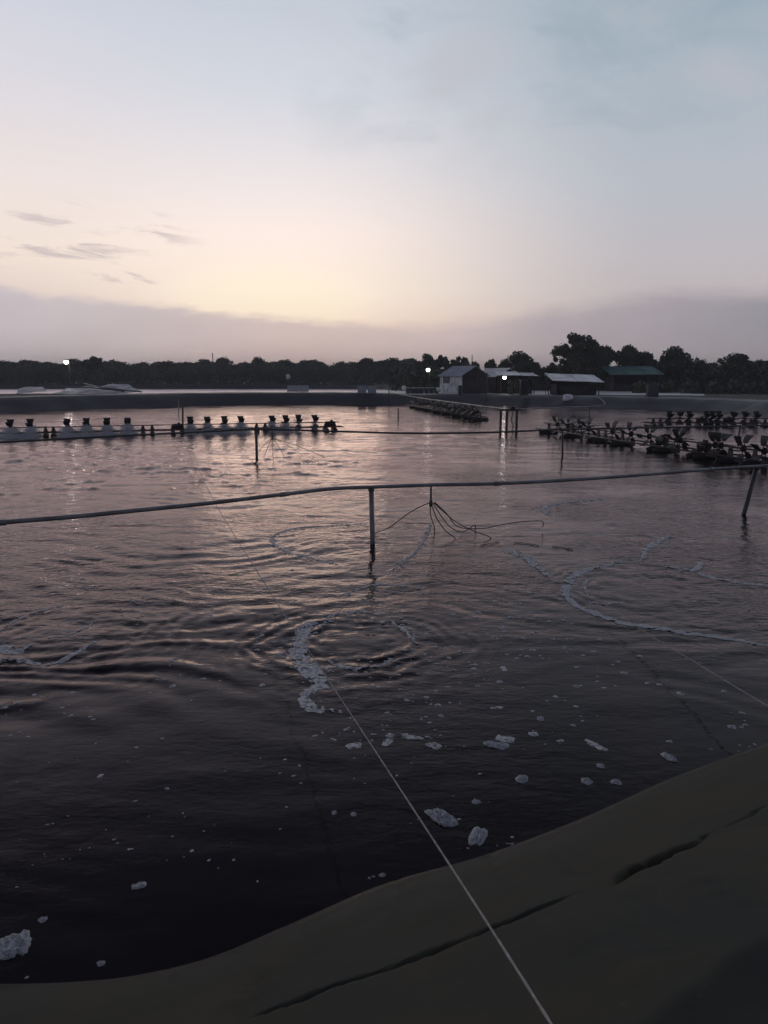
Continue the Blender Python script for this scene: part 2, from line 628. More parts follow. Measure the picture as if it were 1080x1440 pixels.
def on_bank(px, py):
    """march the pixel ray to the bank surface"""
    d = ray(px, py)
    best = None
    for t in np.arange(1.2, 9, .02):
        x, y, z = d.x * t, d.y * t, EYE + d.z * t
        dist = np.hypot(pond[:, 0] - x, pond[:, 1] - y)
        i = int(dist.argmin())
        s = (x - pond[i, 0]) * pond_n[i, 0] + (y - pond[i, 1]) * pond_n[i, 1]
        zb = float(bank_z(np.array(s), crest_height(pond[i, 0], pond[i, 1])))
        if z < zb:
            return (x, y)
    return (d.x * 5, d.y * 5)


def seam(pxs, wmax, depth, lift):
    global Z
    pts = np.array([on_bank(*p) for p in pxs])
    w_a = np.linspace(0, 1, len(pts))
    A = pts[:-1]
    B = pts[1:]
    mask = near & (X > pts[:, 0].min() - .6) & (X < pts[:, 0].max() + .6) & (Y > pts[:, 1].min() - .6) & (Y < pts[:, 1].max() + .6)
    xs, ys = X[mask], Y[mask]
    xs = xs + fbm(xs * 6, ys * 6, 31, 2) * .035
    ys = ys + fbm(xs * 6, ys * 6, 37, 2) * .035
    best = np.full(xs.shape, 9.0)
    sgn = np.zeros(xs.shape)
    tt = np.zeros(xs.shape)
    for i in range(len(A)):
        e = B[i] - A[i]
        L = np.hypot(*e)
        u = np.clip(((xs - A[i, 0]) * e[0] + (ys - A[i, 1]) * e[1]) / L ** 2, 0, 1)
        qx, qy = A[i, 0] + e[0] * u, A[i, 1] + e[1] * u
        dd = np.hypot(xs - qx, ys - qy)
        s = (e[0] * (ys - A[i, 1]) - e[1] * (xs - A[i, 0]))
        m = dd < best
        best = np.where(m, dd, best)
        sgn = np.where(m, np.sign(s), sgn)
        tt = np.where(m, w_a[i] + u * (w_a[i + 1] - w_a[i]), tt)
    prof = np.clip(np.sin(np.pi * np.clip(tt, .02, .98)), 0, 1) ** .5 * (.55 + .9 * (vnoise(tt * 9, tt * 0, 77) + .5))
    w = wmax * prof + .004
    dz = -depth * prof * np.exp(-(best / w) ** 2)
    dz = dz + np.where(sgn < 0, lift * prof * np.exp(-best / .16) * (1 - np.exp(-(best / (w + .01)) ** 2)), 0)
    Z[mask] += dz


seam([(330, 1446), (420, 1420), (500, 1392), (580, 1360), (660, 1325), (740, 1290), (835, 1252)], .019, .085, .03)
seam([(866, 1243), (905, 1220), (940, 1203), (985, 1186)], .032, .13, .035)
seam([(980, 1188), (1020, 1165), (1090, 1128)], .010, .035, .02)
seam([(778, 1192), (830, 1225), (880, 1255), (970, 1305)], .05, .025, .0)
seam([(318, 1446), (350, 1395), (358, 1366)], .05, .03, .0)

for pxs, w_, d_ in (([(690, 1199), (705, 1222), (728, 1262)], .028, .014), ([(560, 1236), (552, 1275), (520, 1330)], .03, .010), ([(905, 1115), (950, 1150), (1010, 1175)], .03, .012),
                    ([(240, 1362), (225, 1395), (190, 1446)], .035, .012), ([(940, 1235), (1000, 1262), (1090, 1290)], .04, -.016), ([(760, 1300), (850, 1350), (960, 1400)], .05, -.016),
                    ([(860, 1300), (930, 1340), (1000, 1400)], .035, .012), ([(430, 1300), (420, 1340), (395, 1380)], .03, .009)):
    seam(pxs, w_, d_, 0.0)
nR, nC = X.shape
v = np.stack([X, Y, Z], -1).reshape(-1, 3)
bank_o = link('bank', mesh_np('bank', v, grid_faces(nR, nC, True), True, True), M['liner'])
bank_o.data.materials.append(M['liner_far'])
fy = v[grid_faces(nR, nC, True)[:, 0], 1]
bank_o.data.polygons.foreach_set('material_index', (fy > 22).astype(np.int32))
tag(bank_o, 'dark plastic lined earth bank running round the pond', None, None, 'structure')

# second pond behind the far bank: its own outline and bank
pond2_pts = [Vector(p) for p in ((4, 82, 0), (2, 110, 0), (0, 157, 0), (-20, 165, 0), (-60, 165, 0), (-98, 160, 0), (-92, 110, 0), (-80, 88, 0), (-50, 84, 0), (-20, 82, 0))]
pond2 = closed_spline(pond2_pts, lambda a, b: 2.0)
n2 = normals(pond2)
d2 = np.array([-2, -.6, 0, 1.0, 2.0, 2.4, 3.2, 3.6])
X2 = pond2[:, 0][None] + n2[:, 0][None] * d2[:, None]
Y2 = pond2[:, 1][None] + n2[:, 1][None] * d2[:, None]
Z2 = np.interp(d2, [-2, 0, 2.0, 2.4, 3.2, 3.6], [-1, 0, .84, .88, .88, .6])[:, None] + fbm(X2 * .3, Y2 * .3, 9, 3) * .06
bank2 = link('bank', mesh_np('bank', np.stack([X2, Y2, Z2], -1).reshape(-1, 3), grid_faces(len(d2), len(pond2), True), True, True), M['liner_far'])
tag(bank2, 'dark low bank of the second pond beyond', None, None, 'structure')

# ground with the two ponds cut out
GZ = .84
o1 = np.stack([X[-2], Y[-2]], 1)[::1]
keep = [0]
for i in range(1, len(o1)):
    if np.hypot(*(o1[i] - o1[keep[-1]])) > .5:
        keep.append(i)
o1 = o1[keep]
# near the sharp corners an offset can fold; take the convex-ish hull of points by removing backward ones is not needed at this offset
o2 = np.stack([X2[-2], Y2[-2]], 1)
big = 1500
outer = [Vector((-big, -big, 0)), Vector((big, -big, 0)), Vector((big, big, 0)), Vector((-big, big, 0))]
loops = [outer, [Vector((a, b, 0)) for a, b in o1[::-1]], [Vector((a, b, 0)) for a, b in o2[::-1]]]
tri = tessellate_polygon(loops)
allv = [(p.x, p.y, GZ) for L in loops for p in L]
gm = bpy.data.meshes.new('ground')
gm.from_pydata(allv, [], [tuple(t) for t in tri])
gm.update()
ground = link('ground', gm, M['earth'])
tag(ground, 'dark flat earth and grass around the ponds', None, None, 'structure')

# pale yard between the right part of the far bank and the huts
yv = [(-1, 78), (3, 79), (12, 77.5), (22, 76), (31, 73), (33, 78), (33, 92), (30, 97), (12, 99), (-1, 97)]
ym = MB()
ym.add([(a, b, GZ + .03 + .05 * vnoise(np.array(a * .3), np.array(b * .3), 4)) for a, b in yv], [tuple(range(len(yv)))])
yard = ym.build('path', M['pale_path'])
tag(yard, 'pale yard in front of the huts', None, None, 'structure')

# ------------------------------------------------------------------ water
S1 = G(500, 905)
S2 = G(75, 900)
S3 = G(470, 765)
S4 = G(905, 830)
S5 = G(1010, 800)
S6 = G(850, 720)


def wave(x, y):
    r = np.hypot(x, y)
    nearf = np.exp(-(r / 60) ** 2)
    lf = fbm(x * .25, y * .25, 11, 3)
    wx = x + fbm(x * .35, y * .35, 21, 3) * 1.6
    wy = y + fbm(x * .35 + 5, y * .35, 23, 3) * 1.6
    h = 0
    # wind ripples; stronger on the left, calmer on the right
    side = 1.0 - .62 * sstep(-.12, .3, x / np.maximum(y, 1.0))
    calm = 1 - .72 * sstep(8.5, 4.5, r)
    amp = (.55 + 1.1 * np.clip(lf + .25, 0, 1)) * side * calm
    for ang, lam, a, ph in ((4, .55, .0050, 0), (-9, .74, .0050, 1.7), (16, .42, .0030, 4.1), (-22, .95, .0045, 2.2), (9, 1.35, .0055, 5.0)):
        kx, ky = math.sin(R(ang)), math.cos(R(ang))
        h = h + a * np.sin(2 * np.pi * (wx * kx + wy * ky) / lam + ph) * (.5 + fbm(x / lam / 3 + ph, y / lam / 3, 40 + int(ang), 2) * 1.4)
    h = h * amp
    # short choppy dabs churned up by the paddles
    chop = sstep(15, 22, r) * sstep(40, 28, r) * (1 - sstep(-.16, .08, x / np.maximum(y, 1)))
    h = h + chop * (.12 * np.maximum(fbm(x * 2.1, y * 1.5, 51, 3) - .12, 0) + .02 * fbm(x * 1.3, y * 2.4, 53, 3))
    h = h + fbm(x * 1.6, y * 2.2, 61, 3) * .010 * calm * (.35 + .65 * side)
    # choppy larger ripples far out, where the far bank leaves no clear mirror image
    farw = sstep(14, 30, r)
    for ang, lam, a, ph in ((3, 1.1, .010, .4), (-14, 1.45, .012, 2.0), (20, 1.8, .013, 3.3), (-30, 1.3, .008, 1.1)):
        kx, ky = math.sin(R(ang)), math.cos(R(ang))
        h = h + farw * a * (1.0 - .35 * sstep(-.05, .3, x / np.maximum(y, 1))) * np.sin(2 * np.pi * (wx * kx + wy * ky) / lam + ph) * (.6 + fbm(x / lam / 2.5 + ph, y / lam / 2.5, 140 + int(ang), 2) * 1.5)
    # broken streaky crests, long across the current and short along it
    band = sstep(6.2, 8.5, r) * sstep(26, 15, r)
    h = h + band * (.35 + .65 * side) * (.013 * fbm(wx * .8, wy * 2.4, 161, 5, .6) + .011 * (.3 - np.abs(fbm(wx * 1.3, wy * 3.6, 165, 4, .6))) + .006 * fbm(x * 2.6, y * 6.5, 171, 3, .6))
    # upwellings: a smooth boil with rings that ride out from it
    for S, R0, A, reach, lam in ((S1, .42, .0075, .75, .23), (S2, .55, .0055, .9, .25), (S3, .5, .004, .6, .26), (S4, .5, .004, .9, .25), (S5, .5, .004, .8, .25)):
        ax, ay = x - S.x, y - S.y
        q = np.hypot(ax, ay)
        th = np.arctan2(ay, ax)
        qq = q + vnoise(th * 1.3 + 5, q * 1.2, 71) * .3 + fbm(x * 2.2, y * 2.2, 73, 3) * .22
        env = np.exp(-((qq - R0) / reach) ** 2) * sstep(R0 * .55, R0 * 1.3, qq)
        h = h + A * env * np.sin(2 * np.pi * qq / lam) * (.6 + 1.6 * np.clip(vnoise(th * 2.1, q * .9, 75) + .3, 0, 1)) * .8
        h = h + A * 1.6 * np.exp(-(q / R0) ** 2)
        ring = sstep(R0 + reach * 1.4, R0, q) * sstep(R0 * .4, R0, q)
        h = h + ring * fbm(x * 5.5, y * 5.5, 79, 3) * A * 2.0
    # long arcs pushed left of the centre boil
    q = np.hypot(x - S1.x - .2, y - S1.y) + fbm(x * .8, y * .8, 83, 3) * .5
    h = h + .0024 * np.sin(2 * np.pi * q / .36) * np.exp(-((q - 2.2) / 1.2) ** 2) * sstep(.5, -1.2, x) * sstep(S1.y - .8, S1.y + .5, y)
    return h * nearf


front = np.arange(-32, 32.01, .11)
sidea = np.concatenate([np.arange(-180, -34, 4.0), [-34, -33]])
side_b = np.concatenate([[33, 34], np.arange(38, 180, 4.0)])
ang = np.radians(np.concatenate([sidea, front, side_b]))
rad = np.concatenate([[1.2], np.geomspace(2.2, 110, 640), []])
AA, RR = np.meshgrid(ang, rad)
WX, WY = RR * np.sin(AA), RR * np.cos(AA)
WZ = wave(WX, WY)
wv = np.stack([WX, WY, WZ], -1).reshape(-1, 3)
water = link('water', mesh_np('water', wv, grid_faces(len(rad), len(ang), True), True, True), M['water'])
tag(water, 'dark rippled pond water mirroring the dusk sky', None, None, 'structure')


w2 = MB()
w2.add([(a, b, -.02) for a, b in pond2 + n2 * 1.2], [tuple(range(len(pond2)))])
tag(w2.build('water', M['water_far']), 'bright strip of choppy water in the second pond', None, None, 'structure')


def wz(x, y):
    return float(wave(np.array([x], float), np.array([y], float))[0])


def on_water(px, py, up=.0):
    p = G(px, py)
    return Vector((p.x, p.y, wz(p.x, p.y) + up))


# ------------------------------------------------------------------ pipes, posts, hoses
def pipe_line(name, pts, r, mat, label, cat, step=.35):
    sp = spline(pts, step)
    m = MB().tube(sp, r, 10)
    o = m.build(name, mat, None, True)
    tag(o, label, cat)
    return o


# near air pipe on posts
z1 = .95
near_px = [(-160, 752), (0, 735), (100, 727), (200, 717), (300, 707), (400, 695), (470, 687), (522, 685), (606, 682), (700, 680), (800, 675), (900, 668), (1000, 660), (1080, 655), (1190, 650)]
near_pts = [G(px, py, z1) for px, py in near_px]
near_pts = [Vector((-21.5, 11.2, 1.25)), Vector((-13, 8.6, 1.0))] + near_pts + [Vector((15, 18.3, 1.0)), Vector((23.5, 21.5, 1.3))]
pipe1 = empty('air_pipe', near_pts[9])
tag(pipe1, 'grey air pipe crossing the near water on posts, lower of the two long pipes', 'pipe')
rel = lambda pts, o: [Vector(p) - o.location for p in pts]
MB().tube(rel(spline(near_pts, .25), pipe1), .030, 12).build('pipe', M['pvc'], pipe1, True)
for k in (3, 7, 11, 14):
    a, b = near_pts[k], near_pts[k + 1]
    d = (b - a).normalized()
    MB().tube(rel([a - d * .07, a + d * .07], pipe1), .0375, 12).build('coupling', M['pvc'], pipe1, True)


def post(name, top, foot, r, mat, label, cat='post', group=None, cap=False):
    foot = Vector(foot)
    top = Vector(top)
    o = empty(name, (foot.x, foot.y, 0))
    tag(o, label, cat, group)
    dirv = (foot - top).normalized()
    MB().tube(rel([top, foot, foot + dirv * .5], o), r, 10).build('shaft', mat, o, True)
    if cap:
        MB().tube(rel([top - dirv * .012, top + dirv * .05], o), r * 1.25, 10).build('saddle', mat, o, True)
    return o


f = G(523, 771)
t = G(522, 686, z1 - .03)
post('pipe_post', (t.x, t.y, z1 - .03), (t.x + .02, t.y + .0, 0), .042, M['pvc'], 'upright grey post under the middle of the near air pipe', 'post', None, True)
t = G(1064, 657, z1 - .03)
post('pipe_post', t, (D(1046, 722, t.y - .1).x, t.y - .1, 0), .045, M['pvc_dark'], 'dark slanted post under the air pipe beside the big paddle row', 'post', None, True)

# hose bunch under the near pipe
hp = G(606, 683, z1)
hb = empty('hose_bunch', (hp.x, hp.y, z1))
tag(hb, 'bunch of thin air hoses fanning down from the near pipe into the water', 'hoses')
MB().tube(rel([hp + Vector((0, 0, -.02)), D(606, 708, hp.y)], hb), .016, 8).build('stem', M['pvc_dark'], hb, True)
MB().tube(rel([D(606, 704, hp.y), D(606, 712, hp.y)], hb), .030, 8).build('manifold', M['pvc_dark'], hb, True)
hoses = [[(604, 707), (588, 714), (570, 725), (553, 738), (541, 745), (527, 751)],
         [(610, 707), (622, 718), (640, 733), (662, 745), (690, 757)],
         [(609, 708), (618, 722), (632, 740), (650, 748), (668, 738)],
         [(607, 709), (612, 724), (618, 735), (628, 748), (640, 757)],
         [(606, 710), (605, 722), (608, 733), (611, 742)],
         [(611, 706), (628, 722), (645, 741), (680, 743), (700, 739), (730, 734), (763, 733)]]
for hpx in hoses:
    end = G(*hpx[-1])
    n = len(hpx)
    pts = []
    for i, (a, b) in enumerate(hpx):
        g0 = G(a, b)
        yy = hp.y + (min(end.y, 13.0) - hp.y) * (i / (n - 1))
        p = D(a, b, yy)
        if p.z < .015:
            p = Vector((g0.x, g0.y, .012 + wz(g0.x, g0.y)))
        pts.append(p)
    last = pts[-1].copy()
    last.z -= .12
    last.y += .03
    pts.append(last)
    MB().tube(rel(spline(pts, .05), hb), .0085, 6).build('hose', M['hose'], hb, True)

# middle air pipe
z2 = .95
mid_px = [(-90, 627), (0, 622), (120, 615.5), (250, 609), (360, 604), (470, 606.5), (560, 609), (640, 609), (720, 607), (780, 604), (834, 603), (900, 601.5), (960, 600.5), (1090, 598)]
mid_pts = [G(px, py, z2) for px, py in mid_px]
mid_pts = [Vector((-29.5, 16.5, 1.25)), Vector((-20, 17.6, 1.0))] + mid_pts
pipe2 = empty('air_pipe', mid_pts[6])
tag(pipe2, 'dark air pipe across the middle of the pond in front of the spraying paddles', 'pipe')
MB().tube(rel(spline(mid_pts, .5), pipe2), .032, 10).build('pipe', M['pvc_dark'], pipe2, True)
t = G(360, 604, z2)
post('pipe_post', (t.x, t.y, z2 + .12), (t.x, t.y, 0), .045, M['pvc_dark'], 'dark upright post carrying the middle air pipe near the spraying paddles', 'post')
h2 = G(383, 606, z2)
hb2 = empty('hose_bunch', (h2.x, h2.y, z2))
tag(hb2, 'far bunch of drooping air hoses beside the post of the middle pipe', 'hoses')
MB().tube(rel([h2, D(383, 617, h2.y)], hb2), .02, 6).build('stem', M['pvc_dark'], hb2, True)
for ex, ey in ((360, 640), (371, 644), (384, 646), (400, 642), (425, 640), (456, 643)):
    e = G(ex, ey)
    s = D(383, 616, h2.y)
    m1 = s.lerp(e, .45) + Vector((0, 0, .05))
    MB().tube(rel(spline([s, m1, e, e + Vector((0, 0, -.1))], .2), hb2), .008, 5).build('hose', M['hose'], hb2, True)

# pale pipe from the far bank to the stand, and on to the right bank
pts3 = [G(555, 554, 1.1)] + [Vector(p) for p in ()]
st = G(716, 606)
pts3 = [Vector((1.1, 66.5, 1.2)), D(590, 559.5, 60), D(645, 567, 48), D(700, 574, 40), D(716, 575.5, st.y)]
pipe_line('air_pipe', pts3, .038, M['pvc'], 'pale air pipe running from the far bank down to the wooden stand', 'pipe', 1.0)
pts4 = [D(728, 575.5, st.y + .3), D(790, 573, 46), D(850, 569, 60)]
pts4.append(Vector((pts4[-1].x + 2, 70, 1.0)))
pipe_line('air_pipe', pts4, .03, M['pvc_dark'], 'thin dark pipe from the wooden stand to the bank below the white roof', 'pipe', 1.0)

# stand
so = empty('pipe_stand', (st.x, st.y, 0))
tag(so, 'dark upright stand of posts and a crossbeam standing in the water before the huts', 'stand')
for px in (704.5, 713, 727):
    p = D(px, 577, st.y + (.25 if px == 713 else 0))
    MB().tube(rel([p, (p.x, p.y, -.5)], so), .065, 8).build('leg', M['steel'], so)
a, b = D(702, 576, st.y), D(730, 577, st.y)
MB().box((a + b) / 2 - so.location, ((b - a).length, .12, .09)).build('beam', M['steel'], so)
p = D(721, 574, st.y)
MB().box(p - so.location, (.2, .25, .18)).build('motor', M['black_plastic'], so)
MB().tube(rel([D(722, 578, st.y), D(719, 590, st.y), D(722, 600, st.y - .1), D(718, 612, st.y - .2)], so), .025, 6).build('hose', M['hose'], so)

# stakes standing in the water
for (px, y0, y1, r, lab) in ((560, 574, 590, .04, 'short dark stake in the water below the far end of the pale pipe'),
                             (829, 571, 586, .035, 'short thin stake in the water in front of the white roofed hut'),
                             (257, 572, 597, .05, 'dark stake standing behind the gap in the spraying paddle row'),
                             (251, 561, 583, .03, 'thin pale stake just behind the dark stake of the spraying row'),
                             (1038, 598, 618, .04, 'leaning dark stake between the two paddle rows near the bank'),
                             (791, 603, 640, .035, 'dark stake dipping into the water before the long dark paddle row')):
    g = G(px, y1)
    top = D(px + (3 if px == 1038 else 0), y0, g.y)
    post('stake', top, (g.x, g.y, 0), r, M['steel'] if px != 251 else M['pvc'], lab, 'stake')

# ------------------------------------------------------------------ paddlewheel aerators
def blade_mesh():
    m = MB()
    n = 3
    for i in range(n):
        r0, r1 = .15 + .24 * i / n, .15 + .24 * (i + 1) / n
        w0, w1 = .10 + .06 * i / n, .10 + .06 * (i + 1) / n
        c0, c1 = .10 * (i / n) ** 2, .10 * ((i + 1) / n) ** 2
        t_ = .022
        m.add([(-w0, c0, r0), (w0, c0, r0), (w1, c1, r1), (-w1, c1, r1), (-w0, c0 + t_, r0), (w0, c0 + t_, r0), (w1, c1 + t_, r1), (-w1, c1 + t_, r1)],
              [(0, 1, 2, 3), (7, 6, 5, 4), (0, 4, 5, 1), (2, 6, 7, 3), (1, 5, 6, 2), (3, 7, 4, 0)])
    return m.mesh('paddle_blade')


def wheel_mesh(nb):
    m = MB()
    m.tube([(-.09, 0, 0), (.09, 0, 0)], .055, 10)
    m.tube([(-.012, 0, 0), (.012, 0, 0)], .10, 12)
    for k in range(nb):
        a = 2 * math.pi * k / nb
        d = Vector((0, -math.sin(a), math.cos(a)))
        m.tube([d * .05, d * .2], .016, 5)
    return m.mesh('paddle_wheel')


BLADE = blade_mesh()
BLADE.materials.append(M['black_plastic'])
WHEEL = {}
for nb in (5, 6):
    WHEEL[nb] = wheel_mesh(nb)
    WHEEL[nb].materials.append(M['black_plastic'])

FLOAT = MB()
for i, (xa, xb, r0, r1) in enumerate(((-.55, -.4, .03, .11), (-.4, .4, .11, .12), (.4, .55, .12, .03))):
    pass
FLOAT.tube([(0, -.62, .10), (0, -.5, .06), (0, -.3, .05), (0, .3, .05), (0, .5, .06), (0, .62, .10)], [.04, .11, .13, .13, .11, .04], 10)
FLOAT_ME = FLOAT.mesh('float', True)
FLOAT_ME.materials.append(M['black_plastic'])
BRK = MB()
BRK.add([(-.13, -.03, .14), (.13, -.03, .14), (.03, -.03, .46), (-.03, -.03, .46), (-.13, .03, .14), (.13, .03, .14), (.03, .03, .46), (-.03, .03, .46)],
        [(0, 1, 2, 3), (7, 6, 5, 4), (0, 4, 5, 1), (1, 5, 6, 2), (2, 6, 7, 3), (3, 7, 4, 0)])
BRK_ME = BRK.mesh('bearing_bracket')
BRK_ME.materials.append(M['steel'])


def aerator(p0, p1, wheels, floats, label, motors=(), nb=6, jitter=1.0, scale=1.0, pair=False, group='paddlewheel aerators on the pond'):
    p0, p1 = Vector(p0), Vector(p1)
    L = (p1 - p0).length
    rz = math.atan2(p1.y - p0.y, p1.x - p0.x)
    o = empty('paddlewheel_aerator', (p0.x, p0.y, 0), rz)
    o.scale = (1, scale, scale)
    tag(o, label, 'aerator', group)
    ax = .43
    MB().tube([(-.1, 0, ax), (L + .1, 0, ax)], .024, 8).build('shaft', M['steel'], o, True)
    for s in (-1, 1):
        MB().tube([(-.3, s * .3, .19), (L + .3, s * .3, .19)], .027, 8).build('rail', M['steel'], o, True)
    if pair:
        wheels = [q for wx in wheels for q in (wx - .17, wx + .17)]
    for i, wx in enumerate(wheels):
        w = link('paddle_wheel', WHEEL[nb], None, o)
        w.location = (wx, 0, ax)
        w.rotation_euler = (random.uniform(-.35, .35) * jitter, 0, 0)
        for k in range(nb):
            b = link('paddle_blade', BLADE, None, w)
            b.rotation_euler = (2 * math.pi * k / nb, 0, 0)
    for fx in floats:
        fo = link('float', FLOAT_ME, None, o)
        fo.location = (fx, 0, 0)
        fo.scale = (.9, .72, .9)
        bo = link('bearing_bracket', BRK_ME, None, o)
        bo.location = (fx, 0, 0)
    for mx in motors:
        m = MB()
        m.tube([(mx - .22, 0, .36), (mx + .22, 0, .36)], .12, 12)
        m.box((mx, 0, .24), (.3, .6, .05))
        m.box((mx + .05, 0, .5), (.12, .1, .08))
        m.build('motor', M['black_plastic'], o)
    return o


def t_on(px_list, P0, P1):
    """distances along P0-P1 where image columns cross the row"""
    out = []
    P0, P1 = Vector(P0), Vector(P1)
    d = (P1 - P0).normalized()
    for px in px_list:
        u = (px - 540) / FPX
        # x = u * y / cos-ish (ground level rays): x/y ratio of the ray through (px, 600)
        r = ray(px, 602)
        k = r.x / r.y
        # P0.x + d.x t = k (P0.y + d.y t)
        out.append((k * P0.y - P0.x) / (d.x - k * d.y))
    return out


# row with spray, left
A0, A1 = G(-40, 616), G(474, 605)
wa = [-20, 15, 43, 95, 122, 151, 180, 268, 292, 316, 339, 383, 402, 420, 443]
fa = [64, 75, 201, 214, 243, 256, 361, 373, 458, 470]
rowA = aerator(A0, A1, t_on(wa, A0, A1), t_on(fa, A0, A1), 'long row of paddle wheels throwing white spray behind the middle pipe', t_on([250, 465], A0, A1), 5, .5, .98)

# big row, right
B0, B1 = G(766, 609), G(1140, 668)
wb = [784, 799, 816, 828, 862, 888, 914, 953, 958, 1008, 1016, 1048, 1078, 1110]
fb = [772, 806, 842, 852, 876, 928, 938, 986, 997, 1030, 1065]
rowB = aerator(B0, B1, t_on(wb, B0, B1), t_on(fb, B0, B1), 'long row of big dark idle paddle wheels slanting in towards the near pipe', t_on([932, 992], B0, B1), 6, 1.4, 1.14)

# row seen almost end-on below the pale pipe
C0, C1 = G(676, 592), Vector((2.4, 66.5, 0))
LC = (C1 - C0).length
rowC = aerator(C0, C1, [0.6 + i * .95 + random.uniform(-.2, .2) for i in range(int((LC - 1) / .95))], [0.1, 2.2, 5, 7.8, 10.6, 13.4, 16.2, 19], 'row of dark paddle wheels seen nearly end-on under the pale pipe', (1.5, 6.2, 11), 6, 2.5, 1.2)

# far right row by the bank
D0, D1 = G(912, 599), G(1100, 600)
wd = [940, 955, 968, 992, 1000, 1009, 1030, 1046, 1062]
fd = [918, 928, 981, 1018, 1055, 1075]
rowD = aerator(D0, D1, t_on(wd, D0, D1), t_on(fd, D0, D1), 'small far row of dark paddle wheels against the right bank', t_on([984, 1022], D0, D1), 6, 1.0, 1.0)

# spray thrown up by the turning wheels: droplets and mist lumps, uncountable
def spray():
    vs, fs, tot = [], [], 0
    tet = np.array([(1, 1, 1), (-1, -1, 1), (-1, 1, -1), (1, -1, -1)], float) * .6
    ft = np.array([(0, 1, 2), (0, 3, 1), (0, 2, 3), (1, 3, 2)])
    d = (A1 - A0).normalized()
    n = Vector((-d.y, d.x, 0))
    strength = {-20: 1.6, 15: 1.6, 43: 1.4, 95: 1.1, 122: 1, 151: 1, 180: 1, 268: .8, 292: .8, 316: .8, 339: .8, 383: .55, 402: .5, 420: .12, 443: .12}
    for px, tt in zip(wa, t_on(wa, A0, A1)):
        s = strength[px]
        c = A0 + d * tt
        s *= random.uniform(.75, 1.15)
        N = int(4200 * s)
        u = rng.random(N)
        zz = random.uniform(.42, .6) * u ** 1.7
        wid = random.uniform(.3, .44) * (1 - zz / .62) + .05
        along = rng.normal(0, .55, N) * wid
        across = rng.normal(0, 1.0, N) * wid * 1.5
        size = rng.uniform(.009, .024, N)
        base = np.stack([c.x + d.x * along + n.x * across, c.y + d.y * along + n.y * across, np.maximum(zz, .01)], 1)
        vs.append((base[:, None, :] + tet[None] * size[:, None, None]).reshape(-1, 3))
        fs.append((ft[None] + (tot + 4 * np.arange(N))[:, None, None]).reshape(-1, 3))
        tot += 4 * N
    o = link('splash_spray', mesh_np('splash_spray', np.concatenate(vs), np.concatenate(fs)), M['spray'])
    tag(o, 'white spray thrown up at the foot of the turning paddle wheels', 'spray', None, 'stuff')


spray()

# ------------------------------------------------------------------ ropes
def rope(pts, r, mat, label, strands=True):
    sp = spline(pts, .05)
    # twisted lay: the radius swells in a short rhythm
    rs = [r * (1 + .14 * math.sin(i * 1.9)) for i in range(len(sp))]
    m = MB().tube(sp, rs, 8)
    o = m.build('rope', mat, None, True)
    tag(o, label, 'rope')


rp = [(800, 1480, 1.42), (775, 1440, 1.36), (680, 1290, 1.16), (580, 1136, .93), (480, 984, .68), (388, 846, .42), (345, 777, .33), (305, 712, .28), (280, 660, .27), (263, 610, .38)]
rp3 = [G(a, b, z) for a, b, z in rp]
anchor = rp3[0] + (rp3[0] - rp3[1]).normalized() * 1.4
rope([anchor] + rp3[:6], .0036, M['rope'], 'pale taut rope running from the near bank out over the water')
rope(rp3[5:], .0042, M['rope_backlit'], 'far part of the pale rope, coloured darker as if backlit, reaching the spraying row')
rp2 = [(1200, 1058, .5), (1080, 993, .34), (985, 936, .24), (900, 884, .16), (820, 828, .10), (770, 800, .06), (735, 778, .03), (715, 770, -.05)]
rope([G(a, b, z) for a, b, z in rp2], .0044, M['rope'], 'thin grey rope slanting up out of the water towards the right bank')

# floating dark hose ends
for pts, lab in (([(722, 763), (740, 765), (758, 768)], 'short dark hose end lying on the water right of the hose bunch'),
                 ([(776, 769), (790, 771), (806, 773)], 'small dark twig floating beyond the pale foam patch'),
                 ([(676, 768), (690, 766), (702, 762)], 'thin dark stick floating below the hose bunch')):
    pp = spline([on_water(a, b, .012) for a, b in pts], .05)
    tag(MB().tube(pp, .006, 6).build('floating_stick', M['hose'], None, True), lab, 'stick')

# ------------------------------------------------------------------ foam
FOAM_PATHS = []


